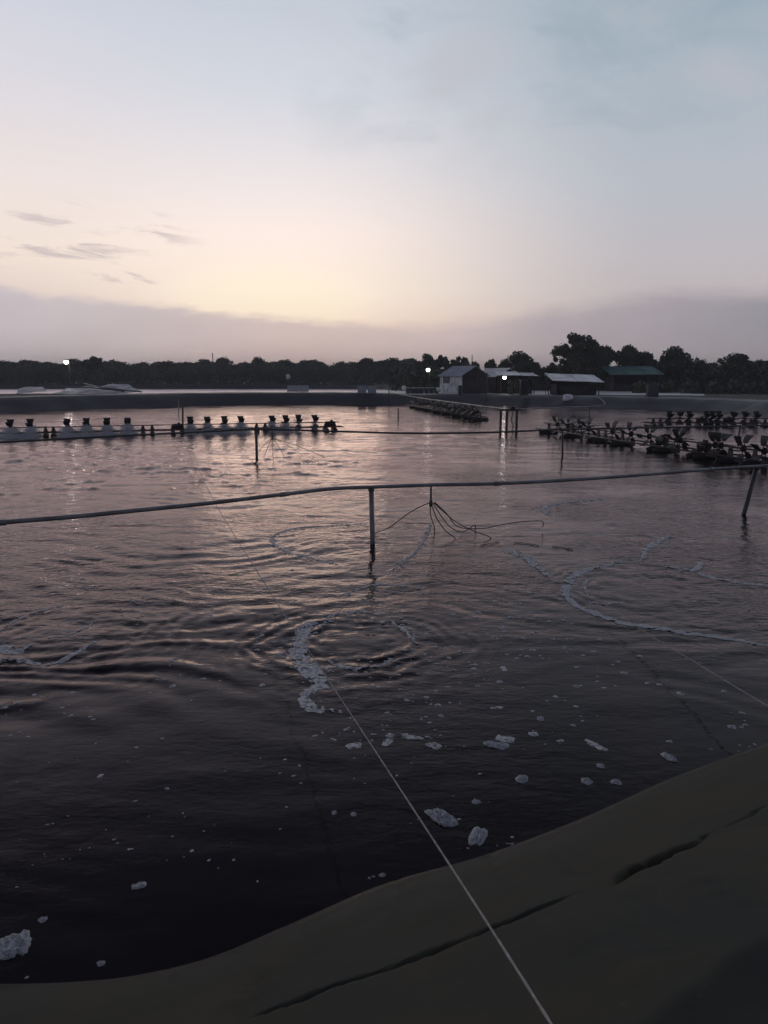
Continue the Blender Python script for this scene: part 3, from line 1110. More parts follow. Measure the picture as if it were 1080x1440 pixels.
def foam_ribbon(px_pts, label, mat='foam', keep=.5, hgt=.010):
    """px_pts: (px, py, width in px) along the line"""
    P = [G(a, b) for a, b, w in px_pts]
    W = [w / FPX * math.hypot(p.x, p.y, EYE) for p, (a, b, w) in zip(P, px_pts)]
    C = []
    for i in range(len(P) - 1):
        p0, p1, p2, p3 = P[max(i - 1, 0)], P[i], P[i + 1], P[min(i + 2, len(P) - 1)]
        n = max(3, int((p2 - p1).length / .014))
        for k in range(n):
            t = k / n
            q = 0.5 * ((2 * p1) + (p2 - p0) * t + (2 * p0 - 5 * p1 + 4 * p2 - p3) * t * t + (3 * p1 - p0 - 3 * p2 + p3) * t ** 3)
            C.append((q.x, q.y, W[i] + (W[i + 1] - W[i]) * t))
    C = np.array(C)
    FOAM_PATHS.append(C)
    tx, ty = np.gradient(C[:, 0]), np.gradient(C[:, 1])
    L = np.hypot(tx, ty) + 1e-9
    nxx, nyy = -ty / L, tx / L
    nc = 15
    s = np.linspace(-1, 1, nc)
    stretch = 1.7   # foreshortening of widths measured across the picture
    wob = vnoise(np.arange(len(C)) * .05, np.zeros(len(C)), 5)[:, None] * .3
    X_ = C[:, 0:1] + nxx[:, None] * (s[None] + wob) * C[:, 2:3] * .5 * (1 + (stretch - 1) * np.abs(nyy[:, None]))
    Y_ = C[:, 1:2] + nyy[:, None] * (s[None] + wob) * C[:, 2:3] * .5 * (1 + (stretch - 1) * np.abs(nyy[:, None]))
    X_ = X_ + fbm(X_ * 14, Y_ * 14, 91, 2) * .03
    Y_ = Y_ + fbm(X_ * 14, Y_ * 14, 93, 2) * .03
    lump = .5 + fbm(X_ * 30, Y_ * 30, 95, 3)
    Z_ = wave(X_, Y_) + .003 + hgt * (1 - s[None] ** 2) * np.clip(lump, .1, 1.3)
    f = grid_faces(len(C), nc)
    q = fbm(X_ * 13, Y_ * 13, 97, 4, .6) + .5 - .5 * np.abs(s[None]) ** 2
    endf = np.minimum(np.arange(len(C)), np.arange(len(C))[::-1]) / 14.0
    q = q - .5 * np.clip(1 - endf, 0, 1)[:, None]
    qf = q.reshape(-1)[f].mean(1)
    f = f[qf > (.5 - keep)]
    o = link('foam_line', mesh_np('foam_line', np.stack([X_, Y_, Z_], -1).reshape(-1, 3), f, True, True), M[mat])
    tag(o, label, 'foam', 'streaks of foam on the water')


foam_ribbon([(880, 790, 4), (845, 797, 7), (815, 805, 10), (799, 820, 11), (798, 838, 11), (815, 853, 10), (845, 866, 11), (880, 877, 11), (930, 885, 9), (980, 893, 8), (1030, 899, 7), (1078, 909, 6)],
            'long hooked white foam line curling round on the open water to the right', 'foam', .46)
foam_ribbon([(935, 797, 4), (960, 800, 7), (985, 807, 9), (1010, 815, 9), (1040, 820, 7), (1080, 824, 7), (1120, 828, 6)], 'white foam line running off the edge above the hooked one', 'foam', .46)
foam_ribbon([(968, 806, 4), (980, 800, 6), (990, 790, 6), (1000, 793, 4)], 'small tuft of foam standing on the upper white line', 'foam_thin', .45)
foam_ribbon([(905, 790, 4), (908, 775, 7), (915, 768, 9), (935, 757, 6), (945, 754, 4)], 'faint broken foam wisp above the two white lines', 'foam_thin', .42)
foam_ribbon([(820, 845, 3), (845, 849, 4), (872, 848, 5), (882, 845, 4)], 'thin foam branch inside the hook of the long foam line', 'foam_thin', .45)
foam_ribbon([(830, 812, 3), (822, 824, 4), (826, 838, 3)], 'short faint foam curl inside the hook', 'foam_thin', .42)
foam_ribbon([(515, 737, 2), (470, 739, 3), (425, 742, 4), (395, 749, 5), (383, 758, 6), (390, 769, 6), (410, 778, 6), (440, 785, 6), (475, 793, 4)], 'grey foam loop open towards the upright middle post', 'foam_thin', .45)
foam_ribbon([(443, 874, 12), (428, 884, 18), (420, 903, 20), (424, 925, 24), (438, 946, 24), (452, 960, 20), (440, 970, 14), (427, 980, 14), (436, 993, 14), (460, 998, 14), (485, 1001, 6)],
            'broad winding foam band beside the swirl where the pale rope crosses', 'foam_thin', .52, .010)
foam_ribbon([(848, 702, 2), (815, 705, 3), (785, 708, 4), (767, 714, 6), (765, 720, 6), (778, 726, 4)], 'small hooked foam streak near the near pipe', 'foam_thin', .45)
foam_ribbon([(708, 773, 8), (728, 780, 18), (748, 790, 18), (760, 800, 12), (772, 812, 5)], 'ragged pale foam patch at the foot of the thin grey rope', 'foam_thin', .42, .012)
foam_ribbon([(606, 735, 2), (600, 752, 3), (588, 772, 4), (568, 790, 4), (545, 808, 3)], 'thin foam streak trailing below the hose bunch', 'foam_thin', .42)
foam_ribbon([(-20, 905, 8), (5, 912, 14), (25, 918, 10), (45, 908, 6)], 'pale foam clot at the edge of the swirl beside the reflections', 'foam_thin', .45)
foam_ribbon([(-20, 936, 8), (20, 930, 8), (60, 935, 6), (90, 928, 7), (115, 915, 5), (140, 900, 4)], 'lower curved foam line of the far-side swirl', 'foam_thin', .45)
foam_ribbon([(65, 900, 3), (95, 895, 5), (118, 884, 6), (130, 876, 4)], 'short curved foam streak inside the far-side swirl', 'foam_thin', .45)
foam_ribbon([(0, 885, 4), (30, 870, 5), (65, 858, 5), (105, 845, 4)], 'upper long foam streak of the far-side swirl', 'foam_thin', .22)


foam_ribbon([(452, 874, 3), (475, 864, 5), (505, 861, 5), (535, 866, 4)], 'short foam arc along the far side of the centre swirl', 'foam_thin', .42)
foam_ribbon([(545, 872, 3), (565, 884, 5), (582, 900, 5), (588, 908, 3)], 'short foam arc on the outer side of the centre swirl', 'foam_thin', .42)
foam_ribbon([(458, 926, 3), (480, 938, 5), (510, 941, 5), (540, 934, 4), (560, 922, 3)], 'short foam arc along the near side of the centre swirl', 'foam_thin', .42)
foam_ribbon([(470, 840, 3), (500, 830, 4), (535, 822, 4), (575, 826, 3)], 'faint outer foam arc beyond the centre swirl', 'foam_thin', .2)


def foam_lump(px, py, wpx, hpx, rot, label, flat=.45, mat='foam'):
    c = G(px, py)
    k = math.hypot(c.x, c.y, EYE) / FPX
    dep = math.atan2(EYE, c.y)
    a = wpx * k / 2
    b = hpx * k / 2 / (math.sin(dep) + .25 * math.cos(dep))
    nseg, nr = 40, 14
    vs = []
    seed = int(px * 7 + py)
    for i in range(nr):
        ph = (math.pi / 2) * i / (nr - 1)
        for j in range(nseg):
            th = 2 * math.pi * j / nseg
            sq = lambda q: math.copysign(abs(q) ** .75, q)
            ex = sq(math.cos(th)) * max(math.cos(ph), 0.0) ** .7
            ey = sq(math.sin(th)) * max(math.cos(ph), 0.0) ** .7
            rr = 1 + .45 * float(vnoise(np.array(math.cos(th) * 1.1 + seed), np.array(math.sin(th) * 1.1 + seed * .3), 3)) + .24 * float(vnoise(np.array(ex * 3.2 + seed), np.array(ey * 3.2), 13)) + .16 * float(vnoise(np.array(ex * 8 + seed), np.array(ey * 8), 43))
            zt = math.sin(ph) * min(a, b) * flat * (1 + .9 * float(vnoise(np.array(ex * 2.6 + seed), np.array(ey * 2.6 + 9), 23)) + .7 * float(vnoise(np.array(ex * 8 + seed), np.array(ey * 8 + 9), 29)))
            x, y = ex * a * rr, ey * b * rr
            cr, sr = math.cos(rot), math.sin(rot)
            vs.append((x * cr - y * sr, x * sr + y * cr, zt - .004))
    f = grid_faces(nr, nseg, True)
    o = link('foam_clump', mesh_np('foam_clump', vs, f, True), M[mat])
    o.location = (c.x, c.y, wz(c.x, c.y) + .002)
    tag(o, label, 'foam', 'foam clumps drifting near the bank')


foam_lump(621, 1151, 44, 19, -1.0, 'large oval white foam clump just above the bank edge, beside the rope')
foam_lump(673, 1176, 42, 15, 1.2, 'upright two-lobed foam clump closest to the bank, next to the large oval one')
foam_lump(697, 1048, 32, 11, -.35, 'bright flat oval foam clump touching a grey foam film')
foam_lump(711, 1039, 26, 13, -.4, 'dull grey foam film just behind the bright flat clump', .12, 'foam_thin')
foam_lump(734, 1096, 15, 13, -.2, 'round foam clump midway between the flat oval clump and the bank')
foam_lump(825, 1099, 13, 11, 0, 'small foam clump, first of a pair level with each other')
foam_lump(866, 1100, 13, 8, -.4, 'small flatter foam clump, second of the level pair and closer to the bank')
foam_lump(942, 1066, 26, 9, -1.15, 'tilted foam clump farthest along the bank to the right')
foam_lump(838, 1048, 40, 9, -1.05, 'dull grey foam scrap above the level pair of clumps', .1, 'foam_thin')
foam_lump(844, 1077, 10, 8, 0, 'tiny foam scrap between the grey scrap and the level pair')
foam_lump(760, 1011, 9, 7, 0, 'tiny round bright foam dot beyond the flat oval clump')
foam_lump(670, 1128, 12, 8, 0, 'tiny foam clump above the two-lobed one')
foam_lump(21, 1329, 34, 36, .6, 'large bluish pale foam clump alone at the corner near the bank', .3)
foam_lump(195, 1246, 16, 11, .5, 'small ragged foam clump alone on the black water, above the large corner clump', .3)
foam_lump(60, 1293, 9, 7, 0, 'tiny foam dot just beyond the large corner clump')
foam_lump(142, 1355, 10, 7, 0, 'tiny foam dot almost touching the bank near the corner')
foam_lump(517, 1268, 13, 5, .3, 'thin foam sliver at the very edge of the bank liner')
foam_lump(538, 1231, 8, 6, 0, 'tiny foam dot off the bank beside the foot of the rope')
foam_lump(470, 1143, 7, 6, 0, 'tiny round foam dot, first of two on the rope side')
foam_lump(497, 1145, 7, 7, 0, 'tiny round foam dot, second of two and nearer the rope')
foam_lump(497, 1049, 22, 12, .3, 'dull foam scrap touching the rope', .1, 'foam_thin')
foam_lump(545, 1044, 14, 18, -.4, 'dull upright foam scrap just past the rope', .1, 'foam_thin')
foam_lump(580, 1037, 34, 8, -.2, 'long dull foam smear beside the rope', .1, 'foam_thin')
foam_lump(610, 1048, 24, 11, -.7, 'dull foam smear trailing from the long one', .1, 'foam_thin')
foam_lump(708, 940, 9, 12, 0, 'small broken foam scrap on the open dark water', .15, 'foam_thin')
foam_lump(700, 995, 22, 6, .1, 'thin foam smear above the tiny bright dot', .12, 'foam_thin')


def flecks():
    """the many small flecks of foam that drift everywhere: one uncountable mass"""
    pts = []
    def scat(n, x0, x1, y0, y1, s0, s1, fade=None):
        for _ in range(n):
            px, py = random.uniform(x0, x1), random.uniform(y0, y1)
            if float(fbm(np.array(px * .012), np.array(py * .02), 5, 2)) + random.uniform(-.45, .25) > 0:
                pts.append((px, py, random.uniform(s0, s1) * random.random() ** .8 + 1.2))
    scat(260, 0, 460, 860, 1000, 2, 8)
    scat(260, 0, 700, 1000, 1250, 1, 5)
    scat(360, 440, 760, 860, 1050, 2, 9)
    scat(300, 600, 1060, 900, 1060, 2, 8)
    scat(260, 480, 800, 780, 900, 2, 8)
    scat(220, 0, 420, 800, 900, 2, 6)
    scat(60, 760, 1080, 700, 900, 2, 7)
    for _ in range(260):          # ring flecks round the centre boil
        a = random.uniform(0, 2 * math.pi)
        rr = random.gauss(.78, .16)
        pts.append((S1.x + rr * math.cos(a), S1.y + rr * math.sin(a) * .95, None))
    for C in FOAM_PATHS:          # loose bits shed along every streak
        for _ in range(int(len(C) * .45)):
            x, y, w_ = C[random.randrange(len(C))]
            if random.random() < .4:
                continue
            pts.append((x + random.gauss(0, .5) * w_ * 1.3, y + random.gauss(0, .5) * w_ * 2.2, 0))
    for i in range(0, nC, 1):     # and a broken line of bits stranded along the liner
        if -3 < pond[i, 0] < 4.5 and pond[i, 1] < 7 and random.random() < .22 and float(vnoise(np.array(i * .03), np.array(2.0), 3)) > .02:
            q_ = -abs(random.gauss(0, .035)) - .012
            pts.append((pond[i, 0] + pond_n[i, 0] * q_, pond[i, 1] + pond_n[i, 1] * q_, -1))
    vs, fs = [], []
    for px, py, s in pts:
        if s is not None and s <= 0:
            c = Vector((px, py, 0))
            s = (random.uniform(1.2, 4.2) if s == 0 else random.uniform(1.0, 3.0)) * (1 if s == 0 else 1.4)
        elif s is None:
            c = Vector((px, py, 0))
            s = random.uniform(2, 7)
            if random.random() < .55:
                continue
        else:
            c = G(px, py)
        k = math.hypot(c.x, c.y, EYE) / FPX
        a = s * k * .72
        b = s * k * random.uniform(.35, .9)
        rot = random.uniform(-.6, .6)
        n = 8
        o = len(vs)
        z0 = wz(c.x, c.y)
        for ring_, hz in ((1.0, 0.0), (.55, .35)):
            for j in range(n):
                th = 2 * math.pi * j / n
                q = ring_ * random.uniform(.6, 1.15)
                x, y = a * q * math.cos(th), b * q * math.sin(th)
                x, y = x * math.cos(rot) - y * math.sin(rot), x * math.sin(rot) + y * math.cos(rot)
                vs.append((c.x + x, c.y + y, z0 + .001 + hz * min(a, b) * .5))
        vs.append((c.x, c.y, z0 + .001 + .4 * min(a, b) * .5))
        for j in range(n):
            j2 = (j + 1) % n
            fs.append((o + j, o + j2, o + n + j2))
            fs.append((o + j, o + n + j2, o + n + j))
            fs.append((o + n + j, o + n + j2, o + 2 * n))
    o = link('foam_flecks', mesh_np('foam_flecks', vs, fs, True), M['foam_fleck'])
    tag(o, 'countless small foam flecks drifting on the dark water', 'foam', None, 'stuff')


flecks()

# ------------------------------------------------------------------ vegetation
def leaf_cloud(centres, radii, n_each, size, shell=.35):
    """quads scattered through clump volumes -> (verts, faces)"""
    V, F = [], []
    tot = 0
    for c, r, n in zip(centres, radii, n_each):
        d = rng.normal(size=(n, 3))
        d /= np.linalg.norm(d, axis=1)[:, None]
        rr = (shell + (1 - shell) * rng.random(n)) ** .6
        p = np.array(c) + d * rr[:, None] * np.array(r)
        a = rng.normal(size=(n, 3))
        a /= np.linalg.norm(a, axis=1)[:, None]
        b = np.cross(a, rng.normal(size=(n, 3)))
        b /= np.linalg.norm(b, axis=1)[:, None] + 1e-9
        s = size * rng.uniform(.6, 1.4, n)[:, None]
        a = a * s
        b = b * s * .55
        q = np.stack([p - a, p + b, p + a, p - b], 1).reshape(-1, 3)
        V.append(q)
        F.append(np.arange(4 * n).reshape(n, 4) + tot)
        tot += 4 * n
    return np.concatenate(V), np.concatenate(F)


def tree_variant(kind, seed):
    """unit tree: total height 1, crown about the given shape"""
    rs = np.random.default_rng(seed)
    C, Rr, N = [], [], []
    limbs = []
    if kind == 'round':          # broad mangrove dome
        for i in range(34):
            a = rs.uniform(0, 2 * np.pi)
            q = rs.random() ** .6 * .46
            zt = .93 - .42 * (q / .46) ** 2 - rs.random() * .35
            C.append((q * math.cos(a), q * math.sin(a), zt))
            r = rs.uniform(.11, .19)
            Rr.append((r, r, r * .75))
            N.append(150)
            limbs.append(C[-1])
    elif kind == 'tall':         # loose upright tree with separate tufts
        for i in range(30):
            zt = rs.uniform(.3, .95)
            a = rs.uniform(0, 2 * np.pi)
            q = rs.random() ** .5 * (.22 * (1.05 - zt) + .07) * 1.25
            C.append((q * math.cos(a), q * math.sin(a), zt))
            r = rs.uniform(.055, .10)
            Rr.append((r, r, r * 1.0))
            N.append(130)
            limbs.append(C[-1])
    else:                        # scrubby, several heads
        for h in range(4):
            hx, hy = rs.uniform(-.32, .32), rs.uniform(-.3, .3)
            ht = rs.uniform(.62, .95)
            for i in range(9):
                C.append((hx + rs.normal() * .11, hy + rs.normal() * .11, ht - abs(rs.normal()) * .2))
                r = rs.uniform(.085, .14)
                Rr.append((r, r, r * .8))
                N.append(130)
            limbs.append((hx, hy, ht - .1))
    v, f = leaf_cloud(C, Rr, N, .036 if kind != 'tall' else .026, .15)
    me_c = mesh_np('crown', v, f)
    tr = MB()
    tr.tube([(0, 0, -.03), (.01, 0, .18), (.0, .01, .42), (0, 0, .62)], [.030, .024, .017, .008], 6)
    for L in limbs[::4]:
        tr.tube([(0, 0, .25 + .2 * rs.random()), (L[0] * .6, L[1] * .6, L[2] * .8), (L[0], L[1], L[2])], [.011, .008, .004], 5)
    me_t = tr.mesh('trunk')
    me_t.materials.append(M['bark'])
    return me_c, me_t


VAR = {}
for kind in ('round', 'tall', 'scrub'):
    VAR[kind] = [tree_variant(kind, 100 + 7 * i + len(kind)) for i in range(4)]
CROWN_ALT = {}


def tree(px, ytop, dist, wpx, kind, label, group=None, mat='leaf_dark', var=None):
    top = D(px, ytop, dist)
    h = top.z - GZ
    wid = wpx / FPX * dist
    vi = random.randrange(4) if var is None else var
    mc, mt = VAR[kind][vi]
    key = (kind, vi, mat)
    if key not in CROWN_ALT:
        m2 = mc.copy()
        m2.materials.clear()
        m2.materials.append(M[mat])
        CROWN_ALT[key] = m2
    o = empty('mangrove_tree' if kind != 'tall' else 'tall_tree', (top.x, top.y, GZ), random.uniform(0, 6.28))
    base_w = {'round': 1.12, 'tall': .5, 'scrub': 1.0}[kind]
    o.scale = (wid / base_w, wid / base_w, h / .99)
    tag(o, label, 'tree', group)
    link('crown', CROWN_ALT[key], None, o)
    link('trunk', mt, None, o)
    return o


# distinct trees at the huts
tree(812, 469, 100, 54, 'tall', 'tallest loose upright tree, rising behind the white flat roof', None, 'leaf_dark', 0)
tree(790, 484, 102, 32, 'tall', 'thin feathery tree leaning beside the tallest tree', None, 'leaf_dark', 1)
tree(833, 478, 104, 28, 'tall', 'slim tree with a pointed top on the other side of the tallest tree', None, 'leaf_dark', 2)
tree(850, 481, 100, 46, 'scrub', 'dense dark tree just past the slim pointed tree', None, 'leaf_dark', 0)
tree(878, 485, 102, 52, 'scrub', 'flat topped dark tree above the start of the green roof', None, 'leaf_dark', 1)
tree(906, 491, 104, 46, 'scrub', 'lower dark tree in the dip above the green roof', None, 'leaf_dark', 2)
tree(928, 488, 101, 48, 'scrub', 'dark tree rising over the far end of the green roof', None, 'leaf_dark', 3)
tree(953, 486, 99, 60, 'round', 'broad dark dome-shaped tree past the end of the green roof', None, 'leaf_dark', 0)
tree(985, 503, 101, 40, 'round', 'low rounded tree on the shoulder of the broad dome tree', None, 'leaf_dark', 1)
tree(1036, 496, 95, 80, 'round', 'wide dome-shaped tree standing apart beyond a gap in the trees', None, 'leaf_dark', 2)
tree(1078, 502, 97, 54, 'round', 'dark rounded tree at the very edge beside the wide dome', None, 'leaf_dark', 3)
tree(1010, 521, 99, 50, 'round', 'low bush-like tree filling the gap before the wide dome', None, 'leaf_dark', 1)
tree(735, 493, 104, 58, 'round', 'rounded dark tree behind the lit hut', None, 'leaf_dark', 0)
tree(712, 503, 106, 34, 'round', 'smaller rounded tree tucked against the tree behind the lit hut', None, 'leaf_dark', 1)
tree(757, 506, 103, 26, 'scrub', 'small tree between the lit hut tree and the tall loose tree', None, 'leaf_dark', 0)
tree(773, 512, 103, 22, 'scrub', 'short scrubby tree in front of the sky gap beside the white roof', None, 'leaf_dark', 2)
tree(690, 505, 110, 24, 'scrub', 'scrubby tree showing above the pale roof', None, 'leaf_mid', 1)
tree(668, 506, 112, 26, 'scrub', 'low tree behind the ridge of the grey roofed hut', None, 'leaf_mid', 2)
tree(640, 494, 118, 40, 'scrub', 'airy tree with sky showing through, behind the grey roofed hut', None, 'leaf_mid', 3)
tree(595, 493, 118, 34, 'scrub', 'airy tree rising above the white lamp', None, 'leaf_mid', 0)
tree(617, 499, 120, 28, 'scrub', 'low tree between the two airy trees', None, 'leaf_mid', 1)
tree(130, 501, 140, 30, 'scrub', 'dark ragged treetop sticking up beside the bright pole lamp', None, 'leaf_mid', 1)

line = [(-60, 508), (0, 509), (40, 508), (60, 511), (95, 508), (120, 507), (150, 509), (180, 511), (200, 510), (230, 508), (260, 506), (300, 503), (325, 504), (343, 511), (360, 503), (385, 504), (400, 507),
        (425, 503), (450, 510), (470, 513), (490, 509), (515, 505), (540, 503), (560, 507), (580, 503)]
lx, ly = zip(*line)
px = -50.0
while px < 585:
    dist = random.uniform(174, 200)
    w = random.uniform(34, 60)
    yt = float(np.interp(px, lx, ly)) + random.uniform(-4, 5)
    tree(px, yt, dist, w, random.choice(['round', 'scrub', 'round']), 'low mangrove tree in the even distant treeline across the second pond', 'mangroves of the distant treeline', random.choice(['leaf_mid', 'leaf_dark', 'leaf_mid']))
    px += random.uniform(9, 14)
px = 570.0
while px < 1120:
    yt = 512 + random.uniform(-3, 5) + (-4 if px > 780 else 0)
    tree(px, yt, random.uniform(112, 128), random.uniform(34, 56), random.choice(['round', 'scrub']), 'plain dark tree in the rear row behind the huts', 'rear row of trees behind the huts', 'leaf_dark')
    px += random.uniform(20, 30)


def undergrowth():
    C, Rr, N = [], [], []
    for x in np.arange(-135, 10, 1.6):
        for yy in (171, 175):
            C.append((x, yy + rng.normal() * 1.5, GZ + 1.5 + rng.random() * 1.0))
            Rr.append((2.1, 1.6, 1.9 + rng.random()))
            N.append(230)
    for x in np.arange(2, 80, 1.5):
        for yy in (103, 107):
            C.append((x, yy - 4 * sstep(30, 60, x) + rng.normal(), GZ + .9 + rng.random() * .6))
            Rr.append((1.5, 1.3, 1.6 + rng.random() * .6))
            N.append(190)
    for x in np.arange(29, 60, 1.1):
        C.append((x, 86 - (x - 29) * .35 + rng.normal() * 1.0, GZ + .3))
        Rr.append((1.1, 1.0, .8 + rng.random() * .6))
        N.append(200)
    v, f = leaf_cloud(C, Rr, N, .26, .2)
    o = link('undergrowth', mesh_np('undergrowth', v, f), M['leaf_dark'])
    tag(o, 'dense dark undergrowth along the foot of the trees', 'undergrowth', None, 'stuff')


undergrowth()

# ------------------------------------------------------------------ huts
def corrugated(w, l, n, amp=.02, th=.012):
    """sheet in xy, corrugations running along y"""
    nx_ = n * 4 + 1
    vs, fs = [], []
    for layer in (0, 1):
        for i in range(nx_):
            x = -w / 2 + w * i / (nx_ - 1)
            z = amp * math.sin(2 * math.pi * i / 4) - layer * th
            for y in (-l / 2, l / 2):
                vs.append((x, y, z))
    o = nx_ * 2
    for i in range(nx_ - 1):
        a = i * 2
        fs.append((a, a + 2, a + 3, a + 1))
        fs.append((o + a + 1, o + a + 3, o + a + 2, o + a))
        fs.append((a, o + a, o + a + 2, a + 2))
        fs.append((a + 1, a + 3, o + a + 3, o + a + 1))
    fs.append((0, 1, o + 1, o))
    e = (nx_ - 1) * 2
    fs.append((e, o + e, o + e + 1, e + 1))
    return vs, fs


def roof_panel(parent, p_eave0, p_eave1, p_ridge0, mat, n, name='roof'):
    """corrugated sheet whose eave runs p_eave0->p_eave1 and that rises to p_ridge0"""
    a, b, c = Vector(p_eave0), Vector(p_eave1), Vector(p_ridge0)
    ex = (b - a)
    ey = (c - a)
    w, l = ex.length, ey.length
    exn, eyn = ex.normalized(), ey.normalized()
    nz = exn.cross(eyn).normalized()
    mid_ = a + ex * .5 + ey * .5
    vs, fs = corrugated(w, l, n)
    m = MB()
    m.add([mid_ + exn * x + eyn * y + nz * z for x, y, z in vs], fs)
    return m.build(name, mat, parent)


def gable_hut(name, corner, rz, w, L, eave, ridge, label, roof_mat, front_mat, side_mat, window=True, over=.25):
    """corner: near eave/gable corner on the ground. local x runs along the gable (+x), local y along the ridge (+y = back)"""
    o = empty(name, corner, rz)
    tag(o, label, 'hut')
    t_ = .08
    # eave walls with thickness
    MB().box((t_ / 2, L / 2, eave / 2), (t_, L, eave)).build('eave_wall', front_mat, o)
    MB().box((w - t_ / 2, L / 2, eave / 2), (t_, L, eave)).build('eave_wall', side_mat, o)
    for y in (t_ / 2 + .003, L - t_ / 2 - .003):
        m = MB()
        pts = [(t_, 0), (w - t_, 0), (w - t_, eave - .01), (w / 2, ridge - .03), (t_, eave - .01)]
        m.add([(a, y - t_ / 2, b) for a, b in pts] + [(a, y + t_ / 2, b) for a, b in pts],
              [(0, 1, 2, 3, 4), (9, 8, 7, 6, 5)] + [(i, i + 5, (i + 1) % 5 + 5, (i + 1) % 5) for i in range(5)])
        m.build('gable_wall', side_mat, o)
    k = (ridge - eave) / (w / 2)
    n = max(4, int(L / .28))
    roof_panel(o, (-over, L + over, eave - k * over + .03), (-over, -over, eave - k * over + .03), (w / 2, L + over, ridge + .03), roof_mat, n)
    roof_panel(o, (w + over, -over, eave - k * over + .03), (w + over, L + over, eave - k * over + .03), (w / 2, -over, ridge + .03), roof_mat, n)
    MB().tube([(w / 2, -over, ridge + .05), (w / 2, L + over, ridge + .05)], .05, 6).build('ridge_cap', roof_mat, o)
    if window:
        f_ = MB()
        y0, y1, z0, z1_ = L * .55, L * .82, eave * .58, eave * .88
        for (ya, yb, za, zb) in ((y0 - .05, y1 + .05, z0 - .05, z0), (y0 - .05, y1 + .05, z1_, z1_ + .05), (y0 - .05, y0, z0, z1_), (y1, y1 + .05, z0, z1_)):
            f_.box((-.015, (ya + yb) / 2, (za + zb) / 2), (.05, yb - ya, zb - za))
        fo = f_.build('window', M['wall_dark'], o)
        MB().box((-.005, (y0 + y1) / 2, (z0 + z1_) / 2), (.016, y1 - y0 - .004, z1_ - z0 - .004)).build('pane', M['dark_glass'], fo)
    # doorway on the gable
    dm = MB()
    dm.box((w * .62, -.02, .95), (.8, .05, 1.9))
    do = dm.build('door', M['wall_dark'], o)
    MB().tube([(w * .62 - .3, -.06, .95), (w * .62 - .3, -.06, 1.1)], .02, 5).build('handle', M['steel'], do)
    return o


HY = 80.0
c1 = D(649, 549, HY)
gable_hut('field_hut', (c1.x, HY, GZ + .03), R(22), 3.1, 5.2, 1.95, 2.85, 'grey roofed hut with a pale front wall and a small dark window', M['roof_sheet'], M['wall_pale'], M['wall_dark'])
c2 = D(697, 549, HY + 3)
gable_hut('field_hut', (c2.x, HY + 3, GZ + .03), R(22), 3.4, 5.0, 1.85, 2.65, 'pale roofed hut between the grey roofed hut and the lit porch', M['roof_pale'], M['wall_dark'], M['wall_dark'], False)


def open_shed(name, x0, x1, y, depth, eave_f, eave_b, label, roof_mat, sheets=1, wall=True, slope_x=0.0, gap=.04):
    """lean-to with posts, back and side walls and roof sheets"""
    o = empty(name, ((x0 + x1) / 2, y, GZ + .03))
    tag(o, label, 'shed')
    w = x1 - x0
    ov = .35
    for s in (-1, 1):
        for yy, h in ((0, eave_f), (depth, eave_b)):
            hh = h - slope_x * s * w / 2 - .06
            MB().tube([(s * (w / 2 - .1), yy, -.1), (s * (w / 2 - .1), yy, hh)], .05, 6).build('post', M['bark'], o)
    if wall:
        MB().box((0, depth - .12, (eave_b - .35) / 2), (w - .5, .06, eave_b - .35)).build('back_wall', M['wall_dark'], o)
        for s in (-1, 1):
            hb_ = min(eave_f, eave_b) - .3 - max(0, s * slope_x * w / 2)
            MB().box((s * (w / 2 - .3), depth / 2, hb_ / 2), (.06, depth - .5, hb_)).build('side_wall', M['wall_dark'], o)
        MB().box((-.0, .12, .45), (w - .8, .05, .9)).build('front_board', M['wall_dark'], o)
    edges = np.linspace(-w / 2 - ov, w / 2 + ov, sheets + 1)
    for i in range(sheets):
        a, b = edges[i] + gap / 2, edges[i + 1] - gap / 2
        za, zb = -slope_x * a, -slope_x * b
        roof_panel(o, (a, -ov, eave_f + za + .02 * i), (b, -ov, eave_f + zb + .02 * i), (a, depth + ov, eave_b + za + .02 * i), roof_mat, max(4, int((b - a) / .28)), 'roof_sheet')
    return o


def X_at(px, Y):
    return ray(px, 540).x / ray(px, 540).y * Y


# porch with the lamp, lean-to next to it, white roofed shed, green roofed shed
open_shed('porch', X_at(700, 82), X_at(723, 82), 80.5, 1.7, 1.95, 2.35, 'small pale porch roof over the bright hut lamp', M['roof_pale'], 1, False)
open_shed('lean_to_shed', X_at(724, 82), X_at(750, 82), 81, 3.0, 1.9, 2.25, 'low lean-to shed with a dull grey roof next to the lit porch', M['roof_sheet'], 1, True, .03)
open_shed('white_roofed_shed', X_at(779, 76), X_at(842, 76), 75.5, 3.4, 1.32, 2.05, 'dark open shed under two flat white roof sheets', M['roof_pale'], 2, True, .035)
open_shed('green_roofed_shed', X_at(857, 95), X_at(925, 95), 94, 4.0, 2.0, 3.1, 'long dark shed with a dull green roof half hidden before the trees', M['roof_green'], 3, True)

